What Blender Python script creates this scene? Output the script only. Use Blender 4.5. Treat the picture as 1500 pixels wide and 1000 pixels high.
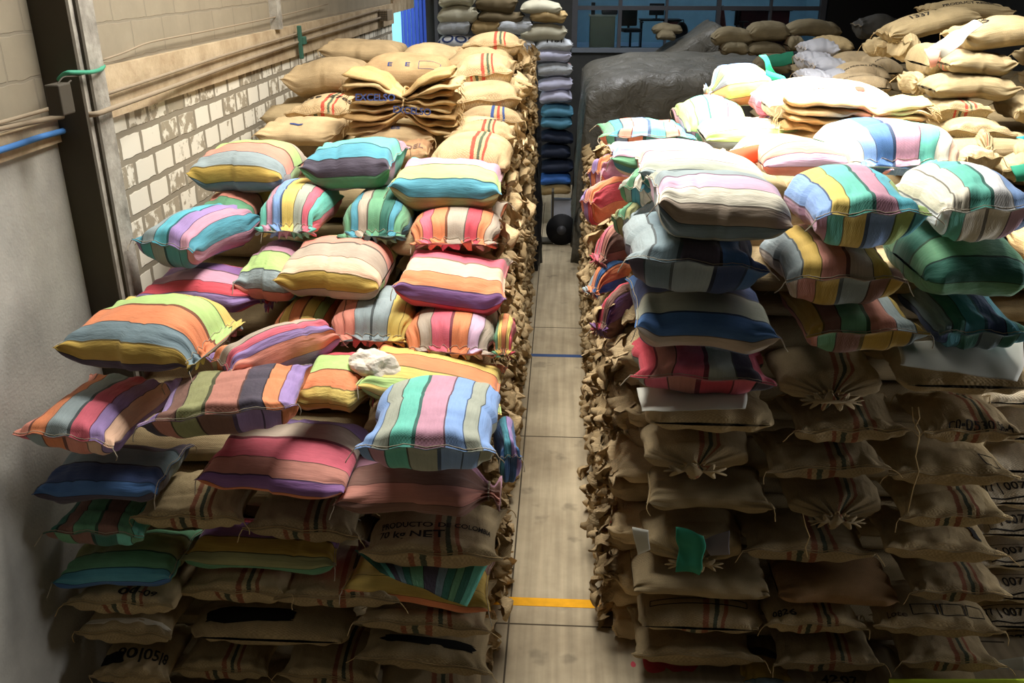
import bpy, bmesh, math, random
import numpy as np
from mathutils import Vector, Matrix, noise

for o in list(bpy.data.objects):
    bpy.data.objects.remove(o)
SC = bpy.context.scene
COL = SC.collection
R = math.radians

# ------------------------------------------------------------------ camera, world, lights, exposure
H = 5.5                                   # eye height above the warehouse floor (a gallery)
F = 1300.0                                # focal length in pixels of a 1500 px wide frame
PITCH = math.atan(550 / F)
YAW = math.atan(78 * math.cos(PITCH) / F)
cam = bpy.data.cameras.new('camera')
cam.sensor_width = 36; cam.lens = F / 1500 * 36; cam.clip_end = 200
camo = bpy.data.objects.new('camera', cam); COL.objects.link(camo)
camo.location = (0, 0, H); camo.rotation_euler = (math.pi / 2 - PITCH, 0, YAW)
SC.camera = camo

W = bpy.data.worlds.new('world'); SC.world = W; W.use_nodes = True
W.node_tree.nodes['Background'].inputs[0].default_value = (.75, .88, 1, 1)
W.node_tree.nodes['Background'].inputs[1].default_value = 1.0

def area(name, loc, size, power, color, rot=(0, 0, 0), spread=180):
    l = bpy.data.lights.new(name, 'AREA'); l.shape = 'RECTANGLE'
    l.size, l.size_y = size; l.energy = power; l.color = color; l.spread = R(spread)
    o = bpy.data.objects.new(name, l); COL.objects.link(o); o.location = loc; o.rotation_euler = rot
    return o
# roof skylights, added fills, office and yard light
area('skylight_main', (2.7, 8.6, 8.7), (1.6, 1.8), 235, (1, .97, .90), spread=62)
area('skylight_left', (-0.3, 9.4, 8.7), (1.8, 5.0), 500, (1, .96, .88), spread=150)
area('skylight_near', (-0.9, 6.5, 8.7), (3.2, .8), 260, (1, .98, .93), spread=160)
area('skylight_right', (5.8, 10.0, 8.7), (2, 3.0), 62, (1, .97, .88), spread=130)
area('side_fill_light', (8.8, 5.55, 3.0), (2.6, .5), 40, (.97, .98, 1), rot=(0, R(90), 0), spread=70)  # fill added from the right to brighten the pale sacks; no window modelled
area('skylight_far', (0.5, 19.5, 8.7), (3.0, 2.5), 300, (.95, .97, 1), spread=150)
area('gallery_fill', (-1.5, 1.5, 8.6), (3, 2), 5, (.92, 1, .92))  # weak overhead fill added on the camera side to lift the stack fronts
area('office_lamp', (4.0, 26.3, 5.7), (8, 2.0), 26, (.85, .95, 1))
area('yard_daylight', (-5.2, 19.5, 7.6), (2.5, 4), 900, (.8, .93, 1), rot=(0, R(-8), 0))
SC.view_settings.view_transform = 'Standard'
SC.view_settings.look = 'None'
SC.view_settings.gamma = 1
SC.view_settings.exposure = 0.0
SC.view_settings.use_curve_mapping = False

# ------------------------------------------------------------------ camera geometry helpers
sp, cp, sy_, cy_ = math.sin(PITCH), math.cos(PITCH), math.sin(YAW), math.cos(YAW)
FW = np.array([-sy_ * cp, cy_ * cp, -sp]); RT = np.array([cy_, sy_, 0]); UP = np.array([-sy_ * sp, cy_ * sp, cp])
EYE = np.array([0, 0, H])
def ray(px, py):
    return FW + RT * ((px - 750) / F) + UP * ((500 - py) / F)
def atY(px, py, Y):
    d = ray(px, py); return EYE + d * (Y / d[1])
def atX(px, py, X):
    d = ray(px, py); return EYE + d * (X / d[0])
def proj(P):
    q = P - EYE; z = q @ FW
    return np.stack([750 + F * (q @ RT) / z, 500 - F * (q @ UP) / z], -1)

# ------------------------------------------------------------------ materials
def srgb(c):
    f = lambda x: x / 12.92 if x <= .04045 else ((x + .055) / 1.055) ** 2.4
    return tuple(f(v / 255) for v in c[:3]) + (1,)
def new_mat(name, rough=.85):
    m = bpy.data.materials.new(name); m.use_nodes = True
    b = m.node_tree.nodes['Principled BSDF']; b.inputs['Roughness'].default_value = rough
    b.inputs['Specular IOR Level'].default_value = .25
    return m, m.node_tree.nodes, m.node_tree.links, b
def node(N, t, **kw):
    n = N.new(t)
    for k, v in kw.items():
        if k in ('operation', 'blend_type', 'data_type', 'wave_type', 'bands_direction', 'interpolation', 'feature'): setattr(n, k, v)
        else: n.inputs[k].default_value = v
    return n
def simple(name, c, rough=.8, metal=0, var=.12, scale=6, bump=.0, bscale=40):
    m, N, L, b = new_mat(name, rough)
    b.inputs['Metallic'].default_value = metal
    tc = node(N, 'ShaderNodeTexCoord')
    nz = node(N, 'ShaderNodeTexNoise', Scale=scale, Detail=5.0)
    L.new(tc.outputs['Object'], nz.inputs['Vector'])
    mx = node(N, 'ShaderNodeMix', data_type='RGBA')
    c = srgb(c)
    mx.inputs[6].default_value = tuple(v * (1 - var) for v in c[:3]) + (1,)
    mx.inputs[7].default_value = tuple(min(1, v * (1 + var)) for v in c[:3]) + (1,)
    L.new(nz.outputs['Fac'], mx.inputs[0]); L.new(mx.outputs[2], b.inputs['Base Color'])
    if bump:
        n2 = node(N, 'ShaderNodeTexNoise', Scale=bscale, Detail=6.0)
        L.new(tc.outputs['Object'], n2.inputs['Vector'])
        bp = node(N, 'ShaderNodeBump', Strength=bump, Distance=.02)
        L.new(n2.outputs['Fac'], bp.inputs['Height']); L.new(bp.outputs[0], b.inputs['Normal'])
    return m

CC = dict(te=(62,148,170), tq=(92,200,176), gr=(92,158,110), dg=(40,110,90), lg=(176,212,112), ye=(232,196,84), dy=(196,156,52),
          orr=(240,128,70), sa=(236,134,108), pk=(232,88,108), mp=(200,136,160), pu=(132,80,146), la=(156,122,188),
          gy=(140,156,158), tn=(180,158,134), bl=(52,100,164), lb=(120,160,222), nv=(40,62,112), rd=(222,60,74),
          br=(132,86,70), cr=(226,216,190), wh=(238,238,236), dk=(70,60,76), sl=(104,128,136), ro=(196,118,98),
          pp=(214,168,196), ol=(150,150,90), sg=(160,165,145), pe=(246,190,150), cy=(70,180,200))
for k_, c_ in CC.items():
    g_ = sum(c_) / 3; CC[k_] = tuple(min(244, v * .80 + g_ * .20 + 8) for v in c_)
MATS = {}
def weave(N, L, b, uv, su, sv, strength, wr=.35):
    mp = node(N, 'ShaderNodeMapping'); mp.inputs['Scale'].default_value = (su, sv, 1)
    L.new(uv, mp.inputs['Vector'])
    sx = node(N, 'ShaderNodeSeparateXYZ'); L.new(mp.outputs[0], sx.inputs[0])
    a = node(N, 'ShaderNodeMath', operation='SINE'); L.new(sx.outputs[0], a.inputs[0])
    c = node(N, 'ShaderNodeMath', operation='SINE'); L.new(sx.outputs[1], c.inputs[0])
    m = node(N, 'ShaderNodeMath', operation='MULTIPLY'); L.new(a.outputs[0], m.inputs[0]); L.new(c.outputs[0], m.inputs[1])
    # long creases in the cloth
    m2 = node(N, 'ShaderNodeMapping'); m2.inputs['Scale'].default_value = (34, 5, 1); L.new(uv, m2.inputs['Vector'])
    nz = node(N, 'ShaderNodeTexNoise', Scale=1.0, Detail=4.0, Roughness=.55); L.new(m2.outputs[0], nz.inputs['Vector'])
    b1 = node(N, 'ShaderNodeBump', Strength=wr, Distance=.02); L.new(nz.outputs['Fac'], b1.inputs['Height'])
    b2 = node(N, 'ShaderNodeBump', Strength=strength, Distance=.003)
    L.new(m.outputs[0], b2.inputs['Height']); L.new(b1.outputs[0], b2.inputs['Normal']); L.new(b2.outputs[0], b.inputs['Normal'])
    return m.outputs[0], nz.outputs['Fac']
def dirt(N, L, col, uvless_scale=3.0, amount=.25):
    """blotchy wear; col is an output socket, returns an output socket"""
    tc = node(N, 'ShaderNodeTexCoord'); oi = node(N, 'ShaderNodeObjectInfo')
    ad = node(N, 'ShaderNodeVectorMath', operation='ADD'); L.new(tc.outputs['Object'], ad.inputs[0])
    cm = node(N, 'ShaderNodeCombineXYZ'); mu = node(N, 'ShaderNodeMath', operation='MULTIPLY'); mu.inputs[1].default_value = 37
    L.new(oi.outputs['Random'], mu.inputs[0]); L.new(mu.outputs[0], cm.inputs[0]); L.new(cm.outputs[0], ad.inputs[1])
    nz = node(N, 'ShaderNodeTexNoise', Scale=uvless_scale, Detail=6.0, Roughness=.6); L.new(ad.outputs[0], nz.inputs['Vector'])
    rp = node(N, 'ShaderNodeMapRange'); rp.inputs[1].default_value = .3; rp.inputs[2].default_value = .7
    rp.inputs[3].default_value = 1 - amount; rp.inputs[4].default_value = 1 + amount * .45
    L.new(nz.outputs['Fac'], rp.inputs[0])
    vm = node(N, 'ShaderNodeVectorMath', operation='SCALE'); L.new(col, vm.inputs[0]); L.new(rp.outputs[0], vm.inputs['Scale'])
    return vm.outputs[0]
def striped(mode, pal):
    key = (mode,) + tuple(pal)
    if key in MATS: return MATS[key]
    m, N, L, b = new_mat('striped_cloth', .72)
    b.inputs['Sheen Weight'].default_value = .15
    if mode == 'A':
        top = list(pal)[::-1]; k = len(top)
        bot = [top[(i + 2) % k] for i in range(k)]
        seq = [(top[0], .05 + .39 / k)] + [(c, .39 / k) for c in top[1:-1]] + [(top[-1], .06 + .39 / k)] + [(bot[0], .05 + .39 / k)] + [(c, .39 / k) for c in bot[1:]]
    else:
        k = len(pal); w = .60 / k
        rest = [pal[i % k] for i in range(max(1, round(.40 / w)))]
        w = .53 / k; seq = [(pal[0], w + .08)] + [(c, w) for c in pal[1:]] + [(c, .39 / len(rest)) for c in rest]
    uvn = node(N, 'ShaderNodeUVMap'); uvn.uv_map = 'UVMap'
    # threads wander a little
    nz = node(N, 'ShaderNodeTexNoise', Scale=3.0, Detail=2.0); L.new(uvn.outputs[0], nz.inputs['Vector'])
    sx = node(N, 'ShaderNodeSeparateXYZ'); L.new(uvn.outputs[0], sx.inputs[0])
    ma = node(N, 'ShaderNodeMath', operation='MULTIPLY_ADD'); ma.inputs[1].default_value = .012
    L.new(nz.outputs['Fac'], ma.inputs[0]); L.new(sx.outputs[0], ma.inputs[2])
    rp = node(N, 'ShaderNodeValToRGB'); cr = rp.color_ramp; cr.interpolation = 'CONSTANT'
    x = 0; stops = []
    for c, w in seq[:15]:
        col = srgb(CC[c]); dk = tuple(v * .25 for v in col[:3]) + (1,)
        stops += [(x, dk), (x + .0055, col)]; x += w
    cr.elements[0].position = 0; cr.elements[0].color = stops[0][1]
    cr.elements[1].position = stops[1][0]; cr.elements[1].color = stops[1][1]
    for p, c in stops[2:]:
        e = cr.elements.new(min(p, .9999)); e.color = c
    L.new(ma.outputs[0], rp.inputs['Fac'])
    wv, cz = weave(N, L, b, uvn.outputs[0], 900, 620, .14, .6)
    # faint lighter warp threads
    w2 = node(N, 'ShaderNodeMapping'); w2.inputs['Scale'].default_value = (260, 9, 1); L.new(uvn.outputs[0], w2.inputs['Vector'])
    n2 = node(N, 'ShaderNodeTexNoise', Scale=1.0, Detail=2.0); L.new(w2.outputs[0], n2.inputs['Vector'])
    mr = node(N, 'ShaderNodeMapRange'); mr.inputs[3].default_value = .86; mr.inputs[4].default_value = 1.12; L.new(n2.outputs['Fac'], mr.inputs[0])
    vm = node(N, 'ShaderNodeVectorMath', operation='SCALE'); L.new(rp.outputs['Color'], vm.inputs[0]); L.new(mr.outputs[0], vm.inputs['Scale'])
    L.new(dirt(N, L, vm.outputs[0], 4.0, .16), b.inputs['Base Color'])
    MATS[key] = m; return m
def burlap(kind='plain', base=(194,168,128), weave_s=.6):
    key = ('burlap', kind, base)
    if key in MATS: return MATS[key]
    m, N, L, b = new_mat('burlap_' + kind, .95)
    b.inputs['Specular IOR Level'].default_value = .1
    uvn = node(N, 'ShaderNodeUVMap'); uvn.uv_map = 'UVMap'
    rp = node(N, 'ShaderNodeValToRGB'); cr = rp.color_ramp; cr.interpolation = 'CONSTANT'
    bc = srgb(base); red = srgb((190, 84, 68)); grn = srgb((88, 96, 76)); blu = srgb((70, 90, 140)); grey = srgb((120, 104, 80))
    def bands(cn, cols):
        return [(cn - .030, cols[0]), (cn - .019, bc), (cn - .008, cols[1]), (cn + .006, bc), (cn + .017, cols[2]), (cn + .028, bc)]
    st = [(0, bc)]
    if kind in ('stripe', 'stripe_blue', 'stripe_dark'):
        cols = {'stripe': (red, grn, red), 'stripe_blue': (blu, red, blu), 'stripe_dark': (srgb((146, 96, 74)), srgb((80, 84, 70)), srgb((146, 96, 74)))}[kind]
        for cn in (.22, .74): st += bands(cn, cols)
    cr.elements[0].position = 0; cr.elements[0].color = st[0][1]
    cr.elements[1].position = .9999; cr.elements[1].color = bc
    for p, c in st[1:]:
        e = cr.elements.new(p); e.color = c
    sx = node(N, 'ShaderNodeSeparateXYZ'); L.new(uvn.outputs[0], sx.inputs[0])
    nz0 = node(N, 'ShaderNodeTexNoise', Scale=160.0, Detail=2.0); L.new(uvn.outputs[0], nz0.inputs['Vector'])
    ma = node(N, 'ShaderNodeMath', operation='MULTIPLY_ADD'); ma.inputs[1].default_value = .008; L.new(nz0.outputs['Fac'], ma.inputs[0]); L.new(sx.outputs[0], ma.inputs[2])
    L.new(ma.outputs[0], rp.inputs['Fac'])
    wv, cz = weave(N, L, b, uvn.outputs[0], 560, 400, weave_s * .5, .6)
    mr = node(N, 'ShaderNodeMapRange'); mr.inputs[1].default_value = -1; mr.inputs[3].default_value = .82; mr.inputs[4].default_value = 1.1; L.new(wv, mr.inputs[0])
    w2 = node(N, 'ShaderNodeMapping'); w2.inputs['Scale'].default_value = (190, 120, 1); L.new(uvn.outputs[0], w2.inputs['Vector'])
    n2 = node(N, 'ShaderNodeTexNoise', Scale=1.0, Detail=3.0, Roughness=.7); L.new(w2.outputs[0], n2.inputs['Vector'])
    mr2 = node(N, 'ShaderNodeMapRange'); mr2.inputs[1].default_value = .25; mr2.inputs[2].default_value = .75; mr2.inputs[3].default_value = .74; mr2.inputs[4].default_value = 1.2; L.new(n2.outputs['Fac'], mr2.inputs[0])
    mm = node(N, 'ShaderNodeMath', operation='MULTIPLY'); L.new(mr.outputs[0], mm.inputs[0]); L.new(mr2.outputs[0], mm.inputs[1])
    vm = node(N, 'ShaderNodeVectorMath', operation='SCALE'); L.new(rp.outputs['Color'], vm.inputs[0]); L.new(mm.outputs[0], vm.inputs['Scale'])
    oi = node(N, 'ShaderNodeObjectInfo'); mo = node(N, 'ShaderNodeMapRange'); mo.inputs[3].default_value = .82; mo.inputs[4].default_value = 1.1
    L.new(oi.outputs['Random'], mo.inputs[0])
    v2 = node(N, 'ShaderNodeVectorMath', operation='SCALE'); L.new(vm.outputs[0], v2.inputs[0]); L.new(mo.outputs[0], v2.inputs['Scale'])
    L.new(dirt(N, L, v2.outputs[0], 3.5, .28), b.inputs['Base Color'])
    MATS[key] = m; return m

M_thread = simple('cotton_thread', (168, 156, 136), .9)
M_twine = simple('jute_twine', (180, 154, 110), .95)
M_ink = simple('black_ink', (38, 34, 32), .9)
M_inkred = simple('red_ink', (190, 70, 55), .9)
M_inkblue = simple('blue_ink', (52, 66, 110), .9)

# ------------------------------------------------------------------ object helpers
def tag(o, label=None, cat=None, group=None, kind=None):
    if label: o['label'] = label
    if cat: o['category'] = cat
    if group: o['group'] = group
    if kind: o['kind'] = kind
    return o
def mesh_obj(name, V, Fc, mat, parent=None, smooth=True, uv=None, loc=None):
    me = bpy.data.meshes.new(name)
    me.from_pydata([tuple(v) for v in V], [], Fc)
    if uv is not None:
        ul = me.uv_layers.new(name='UVMap')
        li = np.empty(len(me.loops), dtype=np.int32); me.loops.foreach_get('vertex_index', li)
        ul.data.foreach_set('uv', uv(li, me).astype(np.float32).ravel() if callable(uv) else np.asarray(uv)[li].astype(np.float32).ravel())
    if smooth: me.polygons.foreach_set('use_smooth', [True] * len(me.polygons))
    me.materials.append(mat); me.update()
    o = bpy.data.objects.new(name, me); COL.objects.link(o)
    if parent: o.parent = parent
    if loc is not None: o.location = loc
    return o
class MB:
    def __init__(s): s.bm = bmesh.new()
    def box(s, c, d, rot=None, bev=0):
        g = bmesh.ops.create_cube(s.bm, size=1)
        M = Matrix.Translation(c) @ (rot or Matrix.Identity(4)) @ Matrix.Diagonal((*d, 1))
        bmesh.ops.transform(s.bm, matrix=M, verts=g['verts'])
        if bev:
            es = list({e for v in g['verts'] for e in v.link_edges})
            bmesh.ops.bevel(s.bm, geom=es, offset=bev, segments=2, affect='EDGES', profile=.5)
        return s
    def cyl(s, c, r, h, axis='Z', seg=20, r2=None):
        g = bmesh.ops.create_cone(s.bm, segments=seg, radius1=r, radius2=r if r2 is None else r2, depth=h, cap_ends=True)
        rot = {'Z': Matrix.Identity(4), 'X': Matrix.Rotation(R(90), 4, 'Y'), 'Y': Matrix.Rotation(R(90), 4, 'X')}[axis]
        bmesh.ops.transform(s.bm, matrix=Matrix.Translation(c) @ rot, verts=g['verts']); return s
    def ball(s, c, d):
        g = bmesh.ops.create_uvsphere(s.bm, u_segments=20, v_segments=12, radius=.5)
        bmesh.ops.transform(s.bm, matrix=Matrix.Translation(c) @ Matrix.Diagonal((*d, 1)), verts=g['verts']); return s
    def tube(s, pts, r, seg=7):
        V, Fc = tube_vf(pts, r, seg)
        vs = [s.bm.verts.new(v) for v in V]
        for f in Fc:
            try: s.bm.faces.new([vs[i] for i in f])
            except ValueError: pass
        return s
    def build(s, name, mat, parent=None, smooth=False):
        me = bpy.data.meshes.new(name); s.bm.normal_update(); s.bm.to_mesh(me); s.bm.free()
        me.materials.append(mat)
        if smooth: me.polygons.foreach_set('use_smooth', [True] * len(me.polygons))
        o = bpy.data.objects.new(name, me); COL.objects.link(o)
        if parent: o.parent = parent
        return o
def tube_vf(pts, r, seg=6):
    pts = [np.array(p, float) for p in pts]; V = []; Fc = []
    n = len(pts)
    up = np.array([.13, .21, .97])
    for i, p in enumerate(pts):
        t = pts[min(i + 1, n - 1)] - pts[max(i - 1, 0)]; t /= (np.linalg.norm(t) + 1e-9)
        a = np.cross(t, up); a /= (np.linalg.norm(a) + 1e-9); b = np.cross(t, a)
        rr = r[i] if hasattr(r, '__len__') else r
        for k in range(seg):
            th = 2 * math.pi * k / seg; V.append(p + rr * (math.cos(th) * a + math.sin(th) * b))
    for i in range(n - 1):
        for k in range(seg):
            Fc.append((i * seg + k, i * seg + (k + 1) % seg, (i + 1) * seg + (k + 1) % seg, (i + 1) * seg + k))
    Fc.append(tuple(range(seg))[::-1]); Fc.append(tuple((n - 1) * seg + k for k in range(seg)))
    return V, Fc
def empty(name, loc, rz=0):
    o = bpy.data.objects.new(name, None); COL.objects.link(o); o.location = loc; o.rotation_euler = (0, 0, rz); o.empty_display_size = .1
    return o
def rebase(o, base):
    """put an object's origin at base (world), its children stay where they are drawn"""
    b = Vector(base); o.data.transform(Matrix.Translation(-b)); o.location = b
    for c in o.children: c.location = c.location - b
    return o

# ------------------------------------------------------------------ the sack
def sm(x, a, b):
    t = np.clip((x - a) / (b - a), 0, 1); return t * t * (3 - 2 * t)
def wob(rng, A, S, n=7, lo=1, hi=4):
    """smooth pseudo noise over (a, s); periodic in s"""
    r = np.zeros(np.broadcast(A, S).shape)
    for _ in range(n):
        k = rng.integers(0, hi + 1); q = rng.uniform(lo, hi)
        r = r + np.cos(q * A * 1.6 + rng.uniform(0, 6.3)) * np.cos(2 * np.pi * k * S + rng.uniform(0, 6.3))
    return r / math.sqrt(n)
def sack_grid(L, Wd, T, st, seed, na=44, nf=72, sag=.02):
    """tube of cloth lying along local x. st = two letters, the ends at -x and +x:
    S sewn flat with ears, P puckered along a drawn seam, T tied to a neck with a ruff, R rounded tuck"""
    rng = np.random.default_rng(seed)
    u = np.linspace(-1, 1, na); a = np.sign(u) * (1 - (1 - np.abs(u)) ** 1.5)
    ph = np.linspace(0, 2 * np.pi, nf, endpoint=False)
    A, PH = np.meshgrid(a, ph, indexing='ij'); E = np.abs(A)
    cb, sb = np.cos(PH), np.sin(PH)
    n = 2.35
    B = np.sign(cb) * np.abs(cb) ** (2 / n); C = np.sign(sb) * np.abs(sb) ** (2 / n)
    s = PH / (2 * np.pi)
    t = np.zeros_like(A); w = np.ones_like(A); flare = np.zeros_like(A); X = A * L / 2; dz = np.zeros_like(A); dr = np.zeros_like(A)
    for side, style in ((-1, st[0]), (1, st[1])):
        msk = (A < 0) if side < 0 else (A >= 0)
        e = E
        if style == 'S':
            e1 = np.clip(e / .95, 0, 1)
            tt = np.sqrt(np.clip(1 - e1 ** rng.uniform(3.2, 4.0), 0, 1)) ** 1.05
            tt = np.maximum(tt, .012 / T)
            ww = 1.0 - .12 * tt + .015 * sm(e, .7, 1)
            xx = A * L / 2 * (1 - .085 * (1 - np.clip(np.abs(B), 0, 1) ** 2) * e ** 4)
            cr = 9 + rng.integers(0, 5)
            d = .012 * sm(e, .35, .93) * (1 - sm(e, .93, .97)) * np.cos(cr * 2 * np.pi * s + rng.uniform(0, 6) + 2 * wob(rng, A, s, 4))
            zz = .014 * sm(e, .9, 1) * np.sin(B * rng.uniform(6, 11) + rng.uniform(0, 6)) + (rng.uniform(.0, .02) + .17 * T) * sm(e, .6, .98)
        elif style == 'P':
            k = 7 + int(rng.integers(0, 3))
            e1 = np.clip(e / .93, 0, 1)
            tt = np.maximum(np.sqrt(np.clip(1 - e1 ** 4.2, 0, 1)), .16 + .0 * e)
            ww = 1.0 - .05 * tt - .16 * sm(e, .6, .95) + .06 * sm(e, .95, 1)
            xx = A * L / 2 * (1 - .03 * (1 - np.abs(B)) * e ** 4)
            pl = np.abs(np.cos(k * np.pi * (B * .5 + .5) + rng.uniform(0, 3)))
            d = -.048 * sm(e, .5, .92) * (1 - pl) ** 1.5 + .035 * sm(e, .93, 1) * pl + .006 * np.cos(50 * np.pi * s + 3 * wob(rng, A, s, 3)) * sm(e, .4, .9)
            zz = -.05 * sm(e, .75, 1) + 0 * e
        elif style == 'T':
            k = 9 + int(rng.integers(0, 5))
            neck = sm(e, .52, .88)
            tt = np.sqrt(np.clip(1 - (e * .985) ** 4, 0, 1)) * (1 - .72 * neck) + .30 * sm(e, .9, 1)
            tt = np.maximum(tt, .22)
            ww = (1.0 - .07 * tt) * (1 - .80 * neck) + .30 * sm(e, .9, 1)
            xx = A * L / 2 * 1.0
            fold = np.cos(k * 2 * np.pi * s + rng.uniform(0, 6) + .8 * wob(rng, A, s, 3))
            d = .020 * sm(e, .4, .8) * fold * (1 - sm(e, .86, .9)) + .035 * sm(e, .9, 1) * fold
            zz = -.03 * sm(e, .6, 1)
        else:
            tt = np.maximum(np.sqrt(np.clip(1 - e ** 4.6, 0, 1)), .03)
            ww = 1.0 - .05 * tt - .13 * sm(e, .72, 1)
            xx = A * L / 2
            k = 8
            d = .016 * sm(e, .6, .97) * np.cos(k * 2 * np.pi * s + 2 * wob(rng, A, s, 4))
            zz = 0 * e
        t = np.where(msk, tt, t); w = np.where(msk, ww, w); X = np.where(msk, xx, X)
        dr = np.where(msk, d, dr); dz = np.where(msk, zz, dz)
    tb = np.where(((A < 0) & (st[0] == 'S')) | ((A >= 0) & (st[1] == 'S')), np.maximum(np.sqrt(np.clip(1 - np.clip(E / .955, 0, 1) ** 14, 0, 1)), .012 / T), t)
    Y = B * w * Wd / 2; Z = C * t * T / 2
    Z = np.where(Z < 0, C * tb * T / 2 * .92, Z)
    # lumps and dents of the grain inside
    lump = wob(rng, A, s, 9, .8, 3.2) * .014 + wob(rng, A * 1.7, s, 6, 2, 6) * .0035
    full = np.clip(t, 0, 1) * (E < .93)
    Y = Y + B * (dr + lump * full); Z = Z + C * (dr + lump * full) + dz
    # a cross crease or two
    for _ in range(rng.integers(1, 3)):
        a0 = rng.uniform(-.6, .6); q = rng.uniform(-.25, .25)
        g = np.exp(-((A - a0 - q * B) / .05) ** 2) * .016 * np.clip(C, 0, 1) * np.clip(.5 + wob(rng, A, s, 3), 0, 1)
        Z = Z - g
    sg = sag * rng.uniform(.4, 1.3)
    Z = Z - sg * A * A * 1.5 + rng.uniform(-.012, .012) * np.sin(A * 3 + rng.uniform(0, 6)) - .012 * B * B * full
    Y = Y + rng.uniform(-.02, .02) * A * A
    G = np.stack([X, Y, Z], -1)
    return a, G
def sack_faces(na, nf):
    Fc = []
    for i in range(na - 1):
        for j in range(nf):
            j2 = (j + 1) % nf
            Fc.append((i * nf + j, (i + 1) * nf + j, (i + 1) * nf + j2, i * nf + j2))
    Fc.append(tuple(range(nf))); Fc.append(tuple((na - 1) * nf + j for j in range(nf))[::-1])
    return Fc
def sack_mesh(name, G, a, mat):
    na, nf = G.shape[:2]
    Fc = sack_faces(na, nf)
    me = bpy.data.meshes.new(name)
    me.from_pydata(G.reshape(-1, 3).tolist(), [], Fc)
    ul = me.uv_layers.new(name='UVMap')
    uv = []
    aa = (a + 1) / 2
    for i in range(na - 1):
        for j in range(nf):
            s0, s1 = j / nf, (j + 1) / nf
            uv += [s0, aa[i], s0, aa[i + 1], s1, aa[i + 1], s1, aa[i]]
    for j in range(nf): uv += [j / nf, 0]
    for j in range(nf): uv += [(nf - 1 - j) / nf, 1]
    ul.data.foreach_set('uv', np.array(uv, np.float32))
    me.polygons.foreach_set('use_smooth', [True] * len(me.polygons))
    me.materials.append(mat); me.update()
    return me
def smp(G, a, av, sv, off=0):
    """point on the sack surface at length a (-1..1) and girth s (0..1)"""
    na, nf = G.shape[:2]
    fi = np.interp(av, a, np.arange(na)); i = int(min(fi, na - 2)); fi -= i
    fj = (sv % 1) * nf; j = int(fj); fj -= j; j2 = (j + 1) % nf; j %= nf
    p00, p10, p01, p11 = G[i, j], G[i + 1, j], G[i, j2], G[i + 1, j2]
    p = (p00 * (1 - fi) + p10 * fi) * (1 - fj) + (p01 * (1 - fi) + p11 * fi) * fj
    if off:
        nrm = np.cross(p10 - p00, p01 - p00); nrm = nrm / (np.linalg.norm(nrm) + 1e-9)
        if nrm @ (p - np.array([p[0], 0, 0])) < 0: nrm = -nrm
        p = p + nrm * off
    return p
FONT_CACHE = {}
def text_vf(txt, size, bold=True):
    k = (txt, size)
    if k in FONT_CACHE: return FONT_CACHE[k]
    cu = bpy.data.curves.new('t', 'FONT'); cu.body = txt; cu.size = size; cu.align_x = 'CENTER'; cu.align_y = 'CENTER'; cu.resolution_u = 3
    cu.offset = size * .018 if bold else 0
    o = bpy.data.objects.new('t', cu); COL.objects.link(o)
    dg = bpy.context.evaluated_depsgraph_get()
    me = o.evaluated_get(dg).to_mesh()
    bm = bmesh.new(); bm.from_mesh(me)
    bmesh.ops.triangulate(bm, faces=bm.faces[:])
    for _ in range(2):
        es = [e for e in bm.edges if e.calc_length() > .035]
        if es: bmesh.ops.subdivide_edges(bm, edges=es, cuts=1); bmesh.ops.triangulate(bm, faces=[f for f in bm.faces if len(f.verts) > 3])
    V = np.array([v.co[:2] for v in bm.verts]); bm.verts.index_update()
    Fc = [tuple(v.index for v in f.verts) for f in bm.faces]; bm.free()
    o.evaluated_get(dg).to_mesh_clear(); bpy.data.objects.remove(o); bpy.data.curves.remove(cu)
    FONT_CACHE[k] = (V, Fc); return V, Fc
def print_on(sack, txt, a0, s0, size, mode, mat=None, name='printed_lettering', flip=False):
    """ink on the cloth. mode A: runs round the girth (read from the +x end); mode L: runs along the length"""
    G, a, L, girth = sack['_g']
    V, Fc = text_vf(txt, size)
    P = []
    sg = -1 if flip else 1
    for x, y in V:
        x *= sg; y *= sg
        if mode == 'A': P.append(smp(G, a, np.clip(a0 - y / (L / 2), -.99, .99), s0 - x / girth, .004))
        else: P.append(smp(G, a, np.clip(a0 + x / (L / 2), -.99, .99), s0 - y / girth, .004))
    return mesh_obj(name, P, Fc, mat or M_ink, sack['o'], smooth=False)
def frame_on(sack, a0, s0, w, h, mode, mat=None, t=.008, name='printed_frame'):
    G, a, L, girth = sack['_g']; V = []; Fc = []
    def strip(p0, p1):
        n = 10; d = np.array(p1) - np.array(p0); nn = np.array([-d[1], d[0]]); nn = nn / np.linalg.norm(nn) * t / 2
        b = len(V)
        for i in range(n + 1):
            c = np.array(p0) + d * i / n
            for q in (c + nn, c - nn):
                if mode == 'A': V.append(smp(G, a, np.clip(a0 - q[1] / (L / 2), -.99, .99), s0 - q[0] / girth, .004))
                else: V.append(smp(G, a, np.clip(a0 + q[0] / (L / 2), -.99, .99), s0 - q[1] / girth, .004))
        for i in range(n): Fc.append((b + 2 * i, b + 2 * i + 1, b + 2 * i + 3, b + 2 * i + 2))
    w /= 2; h /= 2
    strip((-w, -h), (w, -h)); strip((w, -h), (w, h)); strip((w, h), (-w, h)); strip((-w, h), (-w, -h))
    return mesh_obj(name, V, Fc, mat or M_ink, sack['o'], smooth=False)
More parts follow.
